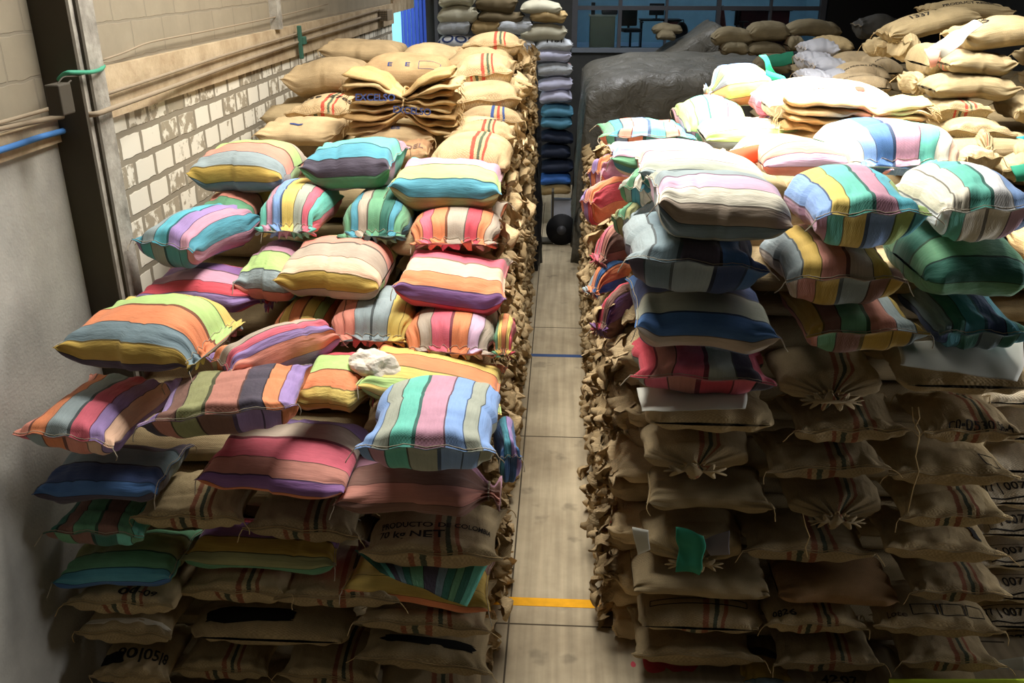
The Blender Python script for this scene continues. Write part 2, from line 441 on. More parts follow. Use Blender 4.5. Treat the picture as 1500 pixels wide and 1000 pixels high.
def patch_on(sack, a0, s0, w, h, mode, mat, name='patch', ragged=.15, off=.006, seed=1):
    """flat shape lying on the sack (a stain, a label, a torn opening)"""
    G, a, L, girth = sack['_g']; rg = random.Random(seed); n = 26; V = []; Fc = []
    rings = 5
    for r_ in range(rings + 1):
        for k in range(n):
            th = 2 * math.pi * k / n; rr = r_ / rings
            c, s_ = math.cos(th), math.sin(th)
            x = math.copysign(abs(c) ** .5, c) * w / 2; y = math.copysign(abs(s_) ** .5, s_) * h / 2
            if r_ == rings: x *= 1 + rg.uniform(-ragged, ragged); y *= 1 + rg.uniform(-ragged, ragged)
            x *= rr; y *= rr
            if mode == 'A': V.append(smp(G, a, np.clip(a0 - y / (L / 2), -.995, .995), s0 - x / girth, off))
            else: V.append(smp(G, a, np.clip(a0 + x / (L / 2), -.995, .995), s0 - y / girth, off))
    for r_ in range(rings):
        for k in range(n):
            k2 = (k + 1) % n; Fc.append((r_ * n + k, r_ * n + k2, (r_ + 1) * n + k2, (r_ + 1) * n + k))
    return mesh_obj(name, V, Fc, mat, sack['o'])

def rotm(yaw, roll, pitch, mode):
    M = Matrix.Rotation(R(yaw), 4, 'Z') @ Matrix.Rotation(R(roll), 4, 'Y') @ Matrix.Rotation(R(pitch), 4, 'X')
    if mode == 'A': M = M @ Matrix.Rotation(R(-90), 4, 'Z')
    return np.array(M.to_3x3()), M
def end_rim(G, i, lift=0):
    nf = G.shape[1]
    return [G[i, j] + np.array([0, 0, lift]) for j in range(0, nf // 2 + 1)]
SEED = [100]
def sack(mode, st, bb, Y, mat, label, T=.27, yaw=0, roll=0, pitch=0, name='striped_sack', cat='sack', group=None,
         seam=None, twine=0, depth=None, sag=.03, fit=True, seamcol=None, na=44, nf=72, seed=None, tmin=.24, tmax=.42):
    """one filled sack. bb is its outline in the photograph, Y its distance down the hall"""
    SEED[0] += 1; sd = seed or SEED[0]
    x0, y0, x1, y1 = bb
    Rm, M4 = rotm(yaw, roll, pitch, mode)
    c = atY((x0 + x1) / 2, (y0 + y1) / 2, Y)
    D = (c - EYE) @ FW
    wid = (x1 - x0) * D / F
    dep = depth or .72
    ca, sa = abs(math.cos(R(yaw))), abs(math.sin(R(yaw)))
    wx = max(.15, (wid - dep * sa) / ca)
    for it in range(9):
        L_, W_ = (dep, wx) if mode == 'A' else (wx, dep)
        a, G = sack_grid(L_, W_, T, st, sd, na if it == 8 else 24, nf if it == 8 else 36, sag)
        P = G @ Rm.T + c
        q = proj(P.reshape(-1, 3)); mn, mx = q.min(0), q.max(0)
        if it == 8 or not fit: pass
        rw = (x1 - x0) / (mx[0] - mn[0]); rh = (y1 - y0) / (mx[1] - mn[1])
        if it < 8:
            wx = max(.15, wx * min(1.4, max(.7, rw)))
            if depth is None: dep = min(1.02, max(.6, dep * min(1.3, max(.75, rh ** 1.1))))
            if depth is not None or dep in (1.02, .6): T = min(tmax, max(tmin, T * rh))
        sc = D / F
        c = c + np.array([((x0 + x1) - (mx[0] + mn[0])) / 2 * sc, 0, -(((y0 + y1) - (mx[1] + mn[1])) / 2 if mx[1] - mn[1] < y1 - y0 + 3 else y1 - mx[1]) * sc * (1 / max(.6, cp))])
    me = sack_mesh(name, G, a, mat)
    o = bpy.data.objects.new(name, me); COL.objects.link(o)
    base = c - np.array([0, 0, T * .45])
    M = Matrix.Translation(Vector(c)) @ M4
    # origin at the base of the sack
    off = np.array(M4.to_3x3().inverted() @ Vector((0, 0, -T * .45)))
    me.transform(Matrix.Translation(-Vector(off)))
    o.matrix_world = Matrix.Translation(Vector(base)) @ M4
    tag(o, label, cat, group)
    G2 = G - off
    girth = 2 * (W_ + T * .55) * .93
    S = {'_g': (G2, a, L_, girth), 'o': o, 'c': c, 'T': T}
    rg = random.Random(sd)
    sc_ = seamcol or (M_thread if name == 'striped_sack' else M_twine)
    for k, ch in ((0, st[0]), (1, st[1])):
        if seam is not None and str(k) not in seam: continue
        if ch in 'SP':
            i = 2 if k == 0 else na - 3
            # chain stitch running along the mouth, standing on the upper cloth
            pts = [G2[i, j] + np.array([0, 0, .004 + .004 * (j % 2)]) for j in range(0, nf // 2 + 1)]
            if ch == 'P':
                pts = [G2[na - 5 if k else 4, j] + np.array([0, 0, .004]) for j in range(0, nf // 2 + 1)]
            V, Fc = tube_vf(pts, .0036 if twine else .0026, 5)
            mesh_obj('stitched_seam', V, Fc, sc_, o)
            for e_, j in ((0, 0), (1, nf // 2)):
                if rg.random() < .5 + twine:
                    p = G2[i, j].copy(); q = [p]
                    dirn = np.array([(1 if k else -1) * .3, (1 if e_ == 0 else -1) * .6, -.5])
                    for _ in range(6):
                        dirn = dirn + np.array([rg.uniform(-.5, .5), rg.uniform(-.5, .5), rg.uniform(-.5, .1)]); q.append(q[-1] + dirn / np.linalg.norm(dirn) * .018)
                    V, Fc = tube_vf(q, .0035, 5); mesh_obj('loose_thread', V, Fc, sc_, o)
        if ch == 'T':
            i = int(np.argmin(np.abs(a - (.87 if k else -.87))))
            ring = [G2[i, j] for j in range(nf)]; cc = np.mean(ring, 0)
            pts = [cc + (p - cc) * 1.03 for p in ring] + [cc + (ring[0] - cc) * 1.03]
            V, Fc = tube_vf(pts, .007, 6); mesh_obj('tie_twine', V, Fc, M_twine if name != 'striped_sack' else M_thread, o)
    return S

# ------------------------------------------------------------------ the room
XW = -3.64
def plaster(name, c1, c2, sc=1.2):
    m, N, L, b = new_mat(name, .95)
    tc = node(N, 'ShaderNodeTexCoord'); n1 = node(N, 'ShaderNodeTexNoise', Scale=sc, Detail=8.0, Roughness=.65); L.new(tc.outputs['Object'], n1.inputs['Vector'])
    rp = node(N, 'ShaderNodeValToRGB'); rp.color_ramp.elements[0].position = .3; rp.color_ramp.elements[0].color = srgb(c1)
    rp.color_ramp.elements[1].position = .7; rp.color_ramp.elements[1].color = srgb(c2)
    L.new(n1.outputs['Fac'], rp.inputs[0]); L.new(rp.outputs[0], b.inputs['Base Color'])
    n2 = node(N, 'ShaderNodeTexNoise', Scale=45.0, Detail=6.0); L.new(tc.outputs['Object'], n2.inputs['Vector'])
    bp = node(N, 'ShaderNodeBump', Strength=.35, Distance=.01); L.new(n2.outputs['Fac'], bp.inputs['Height']); L.new(bp.outputs[0], b.inputs['Normal'])
    return m
def blocks(name, base1, base2, mortar, white=None, bw=.40, bh=.20, ms=.02):
    """block wall in the y-z plane; some blocks keep patchy whitewash"""
    m, N, L, b = new_mat(name, .95)
    tc = node(N, 'ShaderNodeTexCoord'); sx = node(N, 'ShaderNodeSeparateXYZ'); L.new(tc.outputs['Object'], sx.inputs[0])
    cm = node(N, 'ShaderNodeCombineXYZ'); L.new(sx.outputs[1], cm.inputs[0]); L.new(sx.outputs[2], cm.inputs[1])
    wn = node(N, 'ShaderNodeTexNoise', Scale=7.0, Detail=4.0); L.new(cm.outputs[0], wn.inputs['Vector'])
    wv = node(N, 'ShaderNodeVectorMath', operation='MULTIPLY_ADD'); wv.inputs[1].default_value = (.035, .035, 0); L.new(wn.outputs['Color'], wv.inputs[0]); L.new(cm.outputs[0], wv.inputs[2])
    br = node(N, 'ShaderNodeTexBrick', Scale=1.0); br.inputs['Brick Width'].default_value = bw; br.inputs['Row Height'].default_value = bh
    br.inputs['Mortar Size'].default_value = ms; br.inputs['Mortar Smooth'].default_value = .25; br.inputs['Bias'].default_value = 0
    br.inputs['Color1'].default_value = (0, 0, 0, 1); br.inputs['Color2'].default_value = (1, 1, 1, 1); br.inputs['Mortar'].default_value = (.5, .5, .5, 1)
    L.new(wv.outputs[0], br.inputs['Vector'])
    n1 = node(N, 'ShaderNodeTexNoise', Scale=2.2, Detail=8.0, Roughness=.65); L.new(tc.outputs['Object'], n1.inputs['Vector'])
    mx = node(N, 'ShaderNodeMix', data_type='RGBA'); mx.inputs[6].default_value = srgb(base1); mx.inputs[7].default_value = srgb(base2); L.new(n1.outputs['Fac'], mx.inputs[0])
    last = mx.outputs[2]
    if white:
        n2 = node(N, 'ShaderNodeTexNoise', Scale=9.0, Detail=7.0, Roughness=.6); L.new(tc.outputs['Object'], n2.inputs['Vector'])
        sp_ = node(N, 'ShaderNodeSeparateColor'); L.new(br.outputs['Color'], sp_.inputs[0])
        ad = node(N, 'ShaderNodeMath', operation='MULTIPLY_ADD'); ad.inputs[1].default_value = .42; L.new(sp_.outputs[0], ad.inputs[0]); L.new(n2.outputs['Fac'], ad.inputs[2])
        rp = node(N, 'ShaderNodeValToRGB'); rp.color_ramp.elements[0].position = .58; rp.color_ramp.elements[1].position = .64; L.new(ad.outputs[0], rp.inputs[0])
        m3 = node(N, 'ShaderNodeMix', data_type='RGBA'); m3.inputs[7].default_value = srgb(white); L.new(last, m3.inputs[6]); L.new(rp.outputs[0], m3.inputs[0])
        last = m3.outputs[2]
    m2 = node(N, 'ShaderNodeMix', data_type='RGBA'); m2.inputs[7].default_value = srgb(mortar); L.new(br.outputs['Fac'], m2.inputs[0]); L.new(last, m2.inputs[6])
    L.new(m2.outputs[2], b.inputs['Base Color'])
    inv = node(N, 'ShaderNodeMath', operation='SUBTRACT'); inv.inputs[0].default_value = 1; L.new(br.outputs['Fac'], inv.inputs[1])
    ad2 = node(N, 'ShaderNodeMath', operation='MULTIPLY_ADD'); ad2.inputs[1].default_value = .4; L.new(n1.outputs['Fac'], ad2.inputs[0]); L.new(inv.outputs[0], ad2.inputs[2])
    bp = node(N, 'ShaderNodeBump', Strength=.5, Distance=.012); L.new(ad2.outputs[0], bp.inputs['Height']); L.new(bp.outputs[0], b.inputs['Normal'])
    return m
M_render = plaster('grey_render', (148, 145, 138), (186, 182, 172))
M_block = blocks('grey_blocks', (132, 122, 104), (166, 154, 132), (140, 130, 112), bw=.62, bh=.30, ms=.012)
M_white = blocks('whitewashed_blocks', (150, 138, 118), (176, 164, 142), (146, 136, 118), (232, 224, 206), bw=.40, bh=.235, ms=.03)
M_beam = plaster('dusty_beam', (158, 134, 104), (206, 186, 154), 3.0)
M_conc = plaster('old_concrete', (150, 142, 128), (186, 178, 162), 2.5)
M_pillar = plaster('pillar_concrete', (120, 114, 104), (190, 184, 172), 5)
M_dark = simple('dark_steel', (78, 72, 62), .7)  # even dark colour, also on the pillar side towards the camera
M_dim = plaster('dark_wall', (50, 50, 50), (66, 66, 64), 1.5)
M_pipe = simple('dusty_conduit', (150, 134, 112), .8)
M_bpipe = simple('blue_conduit', (70, 120, 180), .6)
M_gpipe = simple('green_conduit', (70, 150, 120), .6)

def sbox(name, x0, x1, y0, y1, z0, z1, mat, kind='structure', bev=0, parent=None):
    b = MB(); c = ((x0 + x1) / 2, (y0 + y1) / 2, (z0 + z1) / 2); b.box((0, 0, 0), (x1 - x0, y1 - y0, z1 - z0), bev=bev)
    o = b.build(name, mat, parent); o.location = c
    # keep texture space in metres of the hall
    o.data.transform(Matrix.Translation(c)); o.location = (0, 0, 0)
    if kind: o['kind'] = kind
    return o
def floor_mat():
    m, N, L, b = new_mat('worn_concrete_floor', .75)
    tc = node(N, 'ShaderNodeTexCoord'); sx = node(N, 'ShaderNodeSeparateXYZ'); L.new(tc.outputs['Object'], sx.inputs[0])
    n1 = node(N, 'ShaderNodeTexNoise', Scale=.9, Detail=8.0, Roughness=.62); L.new(tc.outputs['Object'], n1.inputs['Vector'])
    rp = node(N, 'ShaderNodeValToRGB'); rp.color_ramp.elements[0].position = .3; rp.color_ramp.elements[0].color = srgb((150, 134, 108))
    rp.color_ramp.elements[1].position = .68; rp.color_ramp.elements[1].color = srgb((196, 180, 150)); L.new(n1.outputs['Fac'], rp.inputs[0])
    # drag marks along the aisle
    mp = node(N, 'ShaderNodeMapping'); mp.inputs['Scale'].default_value = (14, .5, 1); L.new(tc.outputs['Object'], mp.inputs['Vector'])
    n2 = node(N, 'ShaderNodeTexNoise', Scale=1.0, Detail=4.0); L.new(mp.outputs[0], n2.inputs['Vector'])
    mr = node(N, 'ShaderNodeMapRange'); mr.inputs[1].default_value = .35; mr.inputs[2].default_value = .7; mr.inputs[3].default_value = .82; mr.inputs[4].default_value = 1.1; L.new(n2.outputs['Fac'], mr.inputs[0])
    # oily spots
    n3 = node(N, 'ShaderNodeTexNoise', Scale=2.6, Detail=3.0); L.new(tc.outputs['Object'], n3.inputs['Vector'])
    m3 = node(N, 'ShaderNodeMapRange'); m3.inputs[1].default_value = .62; m3.inputs[2].default_value = .70; m3.inputs[3].default_value = 1; m3.inputs[4].default_value = .68; L.new(n3.outputs['Fac'], m3.inputs[0])
    mm = node(N, 'ShaderNodeMath', operation='MULTIPLY'); L.new(mr.outputs[0], mm.inputs[0]); L.new(m3.outputs[0], mm.inputs[1])
    vm = node(N, 'ShaderNodeVectorMath', operation='SCALE'); L.new(rp.outputs[0], vm.inputs[0]); L.new(mm.outputs[0], vm.inputs['Scale'])
    L.new(vm.outputs[0], b.inputs['Base Color'])
    bp = node(N, 'ShaderNodeBump', Strength=.2, Distance=.01); L.new(n1.outputs['Fac'], bp.inputs['Height']); L.new(bp.outputs[0], b.inputs['Normal'])
    return m
fl = sbox('floor', -8, 11, -3, 30, -.2, 0, floor_mat())
sbox('ceiling', -3.6, 11, -3, 30, 9, 9.2, M_dim)
# left wall: smooth render and blocks before the pillar, whitewashed blocks after it, an opening to the yard beyond 16 m
PY0, PY1 = 6.3, 6.68
sbox('wall_left', XW - .25, XW, -3, PY0 + .1, 0, 4.33, M_render)
sbox('wall_left', XW - .25, XW - .02, -3, PY0 + .1, 4.33, 9, M_block)
sbox('wall_left', XW - .25, XW, PY1 - .1, 19.75, 0, 4.40, M_white)
sbox('wall_left', XW - .25, XW, PY1 - .1, 19.75, 4.77, 9, M_block)
sbox('wall_left', XW - .25, XW, 19.75, 22.6, 4.85, 9, M_beam)
sbox('wall_left', -3.3, -3.05, 22.4, 30, 0, 9, M_dim)
sbox('trim_1', XW - .25, XW + .05, PY1 - .1, 19.75, 4.38, 4.77, M_beam)
sbox('trim_7', XW - .25, XW + .05, 19.75, 22.5, 4.58, 4.9, M_beam)      # concrete ring beam
sbox('trim_2', XW - .25, XW + .035, -3, PY0 + .1, 4.33, 4.49, M_beam)
sbox('wall_front', -4, 11, -3.2, -3, 0, 9, M_dim)
sbox('wall_right', 9.5, 9.7, -3, 30, 0, 9, M_dim)
# pillar: pale concrete face towards the aisle, dark slab on the side towards the camera
pil = sbox('trim_3', XW - .05, XW + .24, PY0 + .02, PY1, 0, 9, M_pillar)
sbox('trim_4', XW - .02, XW + .25, PY0 - .02, PY0 + .019, 0, 9, M_dark)
sbox('trim_5', XW + .241, XW + .262, PY0 + .09, PY0 + .13, 0, 9, M_dark)
sbox('trim_6', XW - .02, XW + .10, 11.5, 11.68, 4.77, 9, M_pillar)
# back wall under and around the office
YB = 24.0
zs = float(atY(900, 72, YB)[2])
sbox('wall_back', XW, 11, YB, YB + .2, 0, zs - .08, M_dim)
sbox('wall_back', XW, 11, YB, YB + .2, 7.0, 9, M_dim)
xo0, xo1 = float(atY(838, 40, YB)[0]), float(atY(1206, 20, YB)[0])
sbox('wall_back', XW, xo0, YB, YB + .2, zs - .08, 7.0, M_dim)
sbox('wall_back', xo1 + .1, 11, YB, YB + .2, zs - .08, 7.0, simple('black_shutter', (30, 28, 26), .8))
# office behind glass
M_frame = simple('grey_aluminium_frame', (84, 84, 88), .5, .3)
M_cyan = simple('pale_blue_office_wall', (122, 160, 178), .8)
sbox('floor', xo0 - .5, xo1 + .5, YB + .2, YB + 4, zs - .3, zs - .1, simple('blue_office_floor', (120, 150, 180), .4))
sbox('wall_back', xo0 - .5, xo1 + .5, YB + 3.6, YB + 3.8, zs - .3, 7.2, M_cyan)
sbox('wall_back', xo0 - .6, xo0 - .45, YB + .2, YB + 3.7, zs - .3, 7.2, M_cyan)
sbox('wall_back', xo1 + .45, xo1 + .6, YB + .2, YB + 3.7, zs - .3, 7.2, M_cyan)
wn = empty('window_1', ((xo0 + xo1) / 2, YB + .1, zs)); wn['kind'] = 'structure'
def wpart(name, x0, x1, z0, z1, mat, y0=YB + .0, y1=YB + .14):
    b = MB(); b.box(((x0 + x1) / 2 - wn.location.x, (y0 + y1) / 2 - wn.location.y, (z0 + z1) / 2 - zs), (x1 - x0, y1 - y0, z1 - z0)); return b.build(name, mat, wn)
wpart('sill', xo0, xo1 + .1, zs - .08, zs + .03, simple('grey_sill', (110, 116, 124), .5), YB - .06, YB + .2)
zr = float(atY(1000, 12, YB)[2])
wpart('rail', xo0, xo1, zr - .05, zr + .05, M_frame)
wpart('rail', xo0, xo1, 6.9, 7.0, M_frame)
mull = [(842, .07), (908, .045), (976, .03), (1052, .05), (1128, .025), (1204, .07)]
for px, hw in mull:
    X_ = float(atY(px, 30, YB)[0]); wpart('mullion', X_ - hw, X_ + hw, zs, 6.9, M_frame, YB - .02, YB + .16)
gm, N, L, b = new_mat('window_glass', .03); b.inputs['Transmission Weight'].default_value = 1; b.inputs['IOR'].default_value = 1.1; b.inputs['Base Color'].default_value = (.85, .95, 1, 1)
for i in range(5):
    xa, xb = float(atY(mull[i][0], 30, YB)[0]), float(atY(mull[i + 1][0], 30, YB)[0])
    wpart('pane', xa + mull[i][1], xb - mull[i + 1][1], zs + .03, zr - .05, gm, YB + .06, YB + .07)
    wpart('pane', xa + mull[i][1], xb - mull[i + 1][1], zr + .05, 6.9, gm, YB + .06, YB + .07)
for zz in (4.5,):
    pass
# floor markings and joints (paint and saw cuts with a real thickness)
def fp(px, py):
    d = ray(px, py); return EYE + d * (-H / d[2])
M_yel = simple('yellow_floor_paint', (236, 168, 20), .7, var=.2, scale=12)
M_blue = simple('blue_floor_paint', (56, 78, 120), .7)
M_joint = simple('dark_joint', (78, 68, 54), .95)  # dark colour of the floor joints
ym = fp(825, 883)[1]; bm_ = fp(825, 521)[1]; w_ = fp(825, 877)[1] - fp(825, 889)[1]
yl = sbox('yellow_floor_line', -1.2, .75, ym - w_ / 2, ym + w_ / 2, 0, .003, M_yel, None)
tag(yl, 'yellow line painted across the aisle floor near the camera', 'floor marking')
yl = sbox('blue_floor_line', -1.0, .7, bm_ - .05, bm_ + .05, 0, .003, M_blue, None)
tag(yl, 'thin dark blue line painted across the aisle floor halfway down', 'floor marking')
for i, py in enumerate((916, 640, 480)):
    y_ = fp(825, py)[1]; sbox('trim_%d' % (10 + i), -3, 4, y_ - .008, y_ + .008, 0, .002, M_joint)
xj = fp(755, 800)[0]
sbox('trim_13', xj - .008, xj + .008, 4, 22, 0, .0025, M_joint)
# second roof bay boxes etc. are out of frame

# pipes on the left wall
def pipe_on_wall(name, pix, X, r, mat, label, cat='pipe', seg=8):
    pts = [atX(px, py, X if not hasattr(X, '__len__') else X[i]) for i, (px, py) in enumerate(pix)]
    P = []
    for i in range(len(pts) - 1):
        for k in range(5): P.append(pts[i] + (pts[i + 1] - pts[i]) * k / 5)
    P.append(pts[-1])
    # round the bends
    for _ in range(3):
        P = [P[0]] + [(P[i - 1] + P[i] * 2 + P[i + 1]) / 4 for i in range(1, len(P) - 1)] + [P[-1]]
    o = MB().tube(P, r, seg).build(name, mat, smooth=True); tag(o, label, cat)
    return rebase(o, P[0])
pipe_on_wall('electrical_conduit', [(-40, 196), (40, 180), (98, 169), (140, 168), (160, 160), (250, 128), (330, 98), (440, 60), (560, 25)], [XW + .06] * 3 + [XW + .3] * 2 + [XW + .1] * 4, .02, M_pipe, 'dusty conduit bending round the pillar and running below the ring beam')
pipe_on_wall('electrical_conduit', [(152, 139), (240, 110), (330, 80), (440, 48), (556, 14)], XW + .09, .014, M_pipe, 'thinner straight conduit above the bent one on the ring beam')
pipe_on_wall('electrical_conduit', [(-30, 188), (60, 163), (108, 148)], XW + .07, .014, M_pipe, 'short dusty conduit ending in front of the dark pillar')
pipe_on_wall('water_pipe', [(-40, 232), (20, 214), (60, 200), (112, 187)], XW + .06, .022, M_bpipe, 'blue pipe on the grey wall left of the pillar')
pipe_on_wall('flexible_conduit', [(84, 118), (96, 106), (115, 106), (134, 106), (148, 102), (152, 97)], [XW + .06, XW + .27, XW + .3, XW + .3, XW + .28, XW + .2], .015, M_gpipe, 'green flexible tube sticking out over the pillar face')
pipe_on_wall('hanging_wire', [(84, 124), (92, 112), (110, 112), (124, 108)], XW + .29, .005, M_dark, 'thin dark wire looping from the pillar', 'wire')
pipe_on_wall('hanging_wire', [(90, 165), (96, 140), (96, 125), (104, 118)], XW + .29, .006, M_dark, 'wire hanging down the pillar above the conduits', 'wire')
pipe_on_wall('electrical_cable', [(150, 88), (185, 76), (215, 62), (290, 48), (400, 26), (480, 6)], XW + .07, .008, M_pipe, 'thin cable along the top edge of the ring beam', 'cable')
jb = MB().box((0, 0, 0), (.10, .16, .20), bev=.01).build('junction_box', M_dark); jb.location = Vector(atX(88, 145, XW + .29)); tag(jb, 'dark open junction box where the conduits meet the pillar', 'junction box')
# green clip and fixture on the far beam
g = MB().box((0, 0, .0), (.05, .06, .42), bev=.008).box((.03, .05, .02), (.06, .12, .10), bev=.01).build('pipe_bracket', simple('green_bracket', (60, 100, 84), .6)); g.location = Vector(atX(440, 62, XW + .13)); tag(g, 'small green bracket hanging on the beam over the burlap sacks', 'bracket')
v = empty('vent_grille', atX(565, 22, XW + .15))
tag(v, 'small pale grated box at the end of the beam beside the bright doorway', 'vent')
MB().box((0, 0, 0), (.18, .55, .2), bev=.02).build('housing', M_pipe, v)
b = MB()
for i in range(5):
    b.box((.0 - .07 + i * .035, -.278, 0), (.008, .01, .17))
for i in range(4): b.box((0, -.278, -.06 + i * .04), (.16, .012, .008))
b.build('grille_bars', M_dark, v)

# yard door beyond the left wall
d = empty('door_1', (XW, 22.6, 0)); d['kind'] = 'structure'
def dpart(name, x0, x1, y0, y1, z0, z1, mat):
    b = MB(); b.box(((x0 + x1) / 2 - XW, (y0 + y1) / 2 - 22.6, (z0 + z1) / 2), (x1 - x0, y1 - y0, z1 - z0)); return b.build(name, mat, d)
M_wcol = simple('white_door_post', (206, 226, 236), .6)
dpart('door_jamb', -3.08, -3.0, 22.3, 22.42, 0, 4.9, M_frame)
M_bgate = simple('blue_painted_steel', (44, 68, 150), .5)
b = MB()
xa, xb = float(atY(588, 40, 23.6)[0]), float(atY(625, 40, 23.6)[0])
n = 13
for i in range(n):
    x_ = xa + (xb - xa) * (i + .5) / n
    b.box((x_ - XW, 1.0 + (.03 if i % 2 else 0), 2.6), ((xb - xa) / n * .92, .03, 5.2))
b.build('corrugated_leaf', M_bgate, d)
dpart('door_post', xb, xb + .26, 23.55, 23.65, 0, 5.2, M_wcol)
sbox('wall_far', -8, -3.3, 24.3, 24.5, 0, 6.5, simple('pale_blue_yard_wall', (150, 214, 226), .8))
sbox('wall_yard', -8.2, -8, 14, 24.5, 0, 5.5, simple('yard_side_wall', (180, 190, 190), .8))

# ------------------------------------------------------------------ STRIPED SACKS, LEFT STACK
def SM(mode, s): return striped(mode, s.split())
def st(mode, ends, bb, Y, pal, label, **k):
    return sack(mode, ends, bb, Y, SM(mode, pal), label, **k)
GL = 'striped woven sacks on the left stack'; GR = 'striped woven sacks on the right stack'
L_ = []
# rear row, tops near the wall
A1 = st('L', 'SR', (270, 203, 452, 284), 7.9, 'tn lg sa gy dy sl', 'grey, mustard and salmon striped sack nearest the whitewashed wall, top striped row', group=GL, roll=-2, T=.30)
st('L', 'SS', (436, 200, 601, 280), 7.9, 'mp tq te dk gr', 'turquoise, blue and dark mauve striped sack, middle of the top striped row', group=GL, roll=-1, T=.30)
st('L', 'SS', (567, 228, 746, 311), 7.75, 'tq mp lg te ol', 'lime, blue and dusty pink striped sack with turquoise end, above the aisle', group=GL, roll=3, T=.28)
st('L', 'SR', (285, 268, 410, 335), 7.7, 'tn dy sa gr gy sl', 'yellow, salmon and green striped sack tucked under the grey mustard one by the wall', group=GL)
st('A', 'RP', (372, 256, 504, 356), 7.45, 'tq mp lb ye sg pk tq', 'pastel sack with puckered mouth and pink yellow blue bands', group=GL, T=.3)
st('A', 'RP', (492, 270, 617, 359), 7.47, 'gr te tn gr dg te gr', 'dark green and blue banded sack with puckered mouth below the turquoise sack', group=GL, T=.27)
st('A', 'SP', (600, 288, 744, 368), 7.37, 'orr pk orr tn rd orr tn', 'red orange banded sack with puckered mouth and one flared end near the aisle', group=GL, T=.27)
st('A', 'SS', (192, 297, 387, 393), 6.95, 'te gy cy la mp te', 'light blue, grey and violet sack with sewn mouth lying askew by the pillar', group=GL, yaw=-14, roll=4, T=.27)
# middle rows
st('L', 'SR', (398, 344, 583, 440), 6.85, 'lg sa tn pe dy tn', 'tan, peach and mustard striped sack with lime edge, middle of the second tier', group=GL, roll=-1, T=.30)
st('L', 'SS', (573, 361, 752, 464), 6.8, 'tn pk pe orr pu rd', 'orange and purple striped sack with coral edge over the aisle, second tier', group=GL, roll=6, T=.27)
st('L', 'SR', (340, 350, 470, 442), 7.0, 'tq mp lg gy sa', 'turquoise, mauve and lime striped sack half hidden behind the purple one', group=GL)
st('L', 'ST', (193, 385, 411, 458), 6.75, 'pk pu mp rd la pu', 'purple and pink striped sack with bunched right mouth below the light blue sack', group=GL, roll=2, T=.27)
st('A', 'RP', (480, 418, 622, 510), 6.58, 'sa sa gy gy ye ye', 'wide banded salmon, silver and yellow sack with puckered mouth', group=GL, T=.3)
st('A', 'RP', (588, 428, 733, 528), 6.53, 'orr tn pk orr pp tn', 'orange, taupe and pink banded sack with knotted puckered mouth', group=GL, T=.3)
st('A', 'RR', (395, 425, 510, 505), 6.72, 'orr ye orr ye lg orr', 'orange and yellow narrow banded sack peeping out behind the salmon silver one', group=GL)
st('L', 'SP', (76, 428, 360, 550), 5.65, 'ye lg orr sl dy dk', 'large sack with yellow, lime, orange, slate and mustard bands beside the pillar', group=GL, yaw=-6, roll=-1, T=.30, depth=.95, sag=.05)
st('A', 'SS', (305, 457, 497, 585), 5.75, 'la orr tn pk la sa', 'orange, grey and pink sack slumped diagonally behind the peach brown one', group=GL, yaw=-34, roll=10, pitch=-4, T=.29)
st('A', 'SS', (18, 547, 262, 666), 5.3, 'sa orr gy pk la pe', 'pink, grey and violet banded sack with pointed left corner touching the wall', group=GL, roll=4, T=.30, yaw=-4)
st('A', 'SS', (200, 532, 458, 642), 5.15, 'la br ol ro dk orr la', 'peach, brown and violet banded sack with dark ear on its right corner', group=GL, yaw=6, roll=-6, T=.30)
st('L', 'SS', (520, 498, 745, 612), 5.9, 'orr ye orr ye lg ye lg', 'orange, yellow and lime narrow striped sack behind the blue pink one', group=GL, roll=10)
st('L', 'ST', (425, 515, 560, 604), 5.75, 'rd lg orr ye dy', 'red, lime, orange and yellow sack peeping out right of the peach brown sack', group=GL, roll=4)
st('A', 'RP', (722, 462, 754, 530), 6.3, 'gr ye orr ye rd', 'yellow and green striped sack corner in the aisle face below the red purple stack', group=GL, depth=.5, T=.34)
st('L', 'SR', (284, 604, 541, 731), 5.4, 'la tn pk ro pu orr', 'wide salmon and violet striped sack under the peach brown one', group=GL, roll=3, T=.29)
BIG = st('A', 'RS', (519, 549, 733, 690), 5.3, 'lb sg tq mp lb sg lb', 'sack with pale blue, turquoise, mauve and grey bands, topmost at the front aisle corner', group=GL, T=.33, roll=0, twine=1)
st('L', 'ST', (486, 668, 736, 757), 5.3, 'mp br ro br', 'reddish brown striped sack with pink bunched mouth under the pale blue sack', group=GL, roll=-1, T=.27)
st('L', 'SS', (46, 650, 286, 738), 5.22, 'dk sl nv bl dk', 'dark blue and slate sack in the shade at the wall corner', group=GL, roll=-3, T=.26)
st('A', 'SS', (62, 722, 262, 800), 5.22, 'dg br gr br gr tq', 'green and brown checked sack at the left end of the front wall of sacks', group=GL, T=.24)
st('L', 'SS', (74, 782, 300, 862), 5.22, 'gr ol gr te bl', 'olive and teal striped sack below the green checked one', group=GL, roll=-5, T=.24)
st('L', 'SS', (262, 772, 520, 842), 5.45, 'rd pu dy ol gr', 'crimson, mustard and green striped sack between burlap sacks in the front wall', group=GL, roll=1, T=.22)
st('L', 'SS', (498, 798, 728, 898), 5.42, 'br dy dy orr', 'mustard and rust striped sack with a folded green cloth over it', group=GL, roll=7, T=.2)
st('A', 'RS', (728, 600, 760, 716), 5.8, 'bl te la bl', 'blue striped sack end wedged in the aisle side of the left stack', group=GL, depth=.5, yaw=8, T=.4)

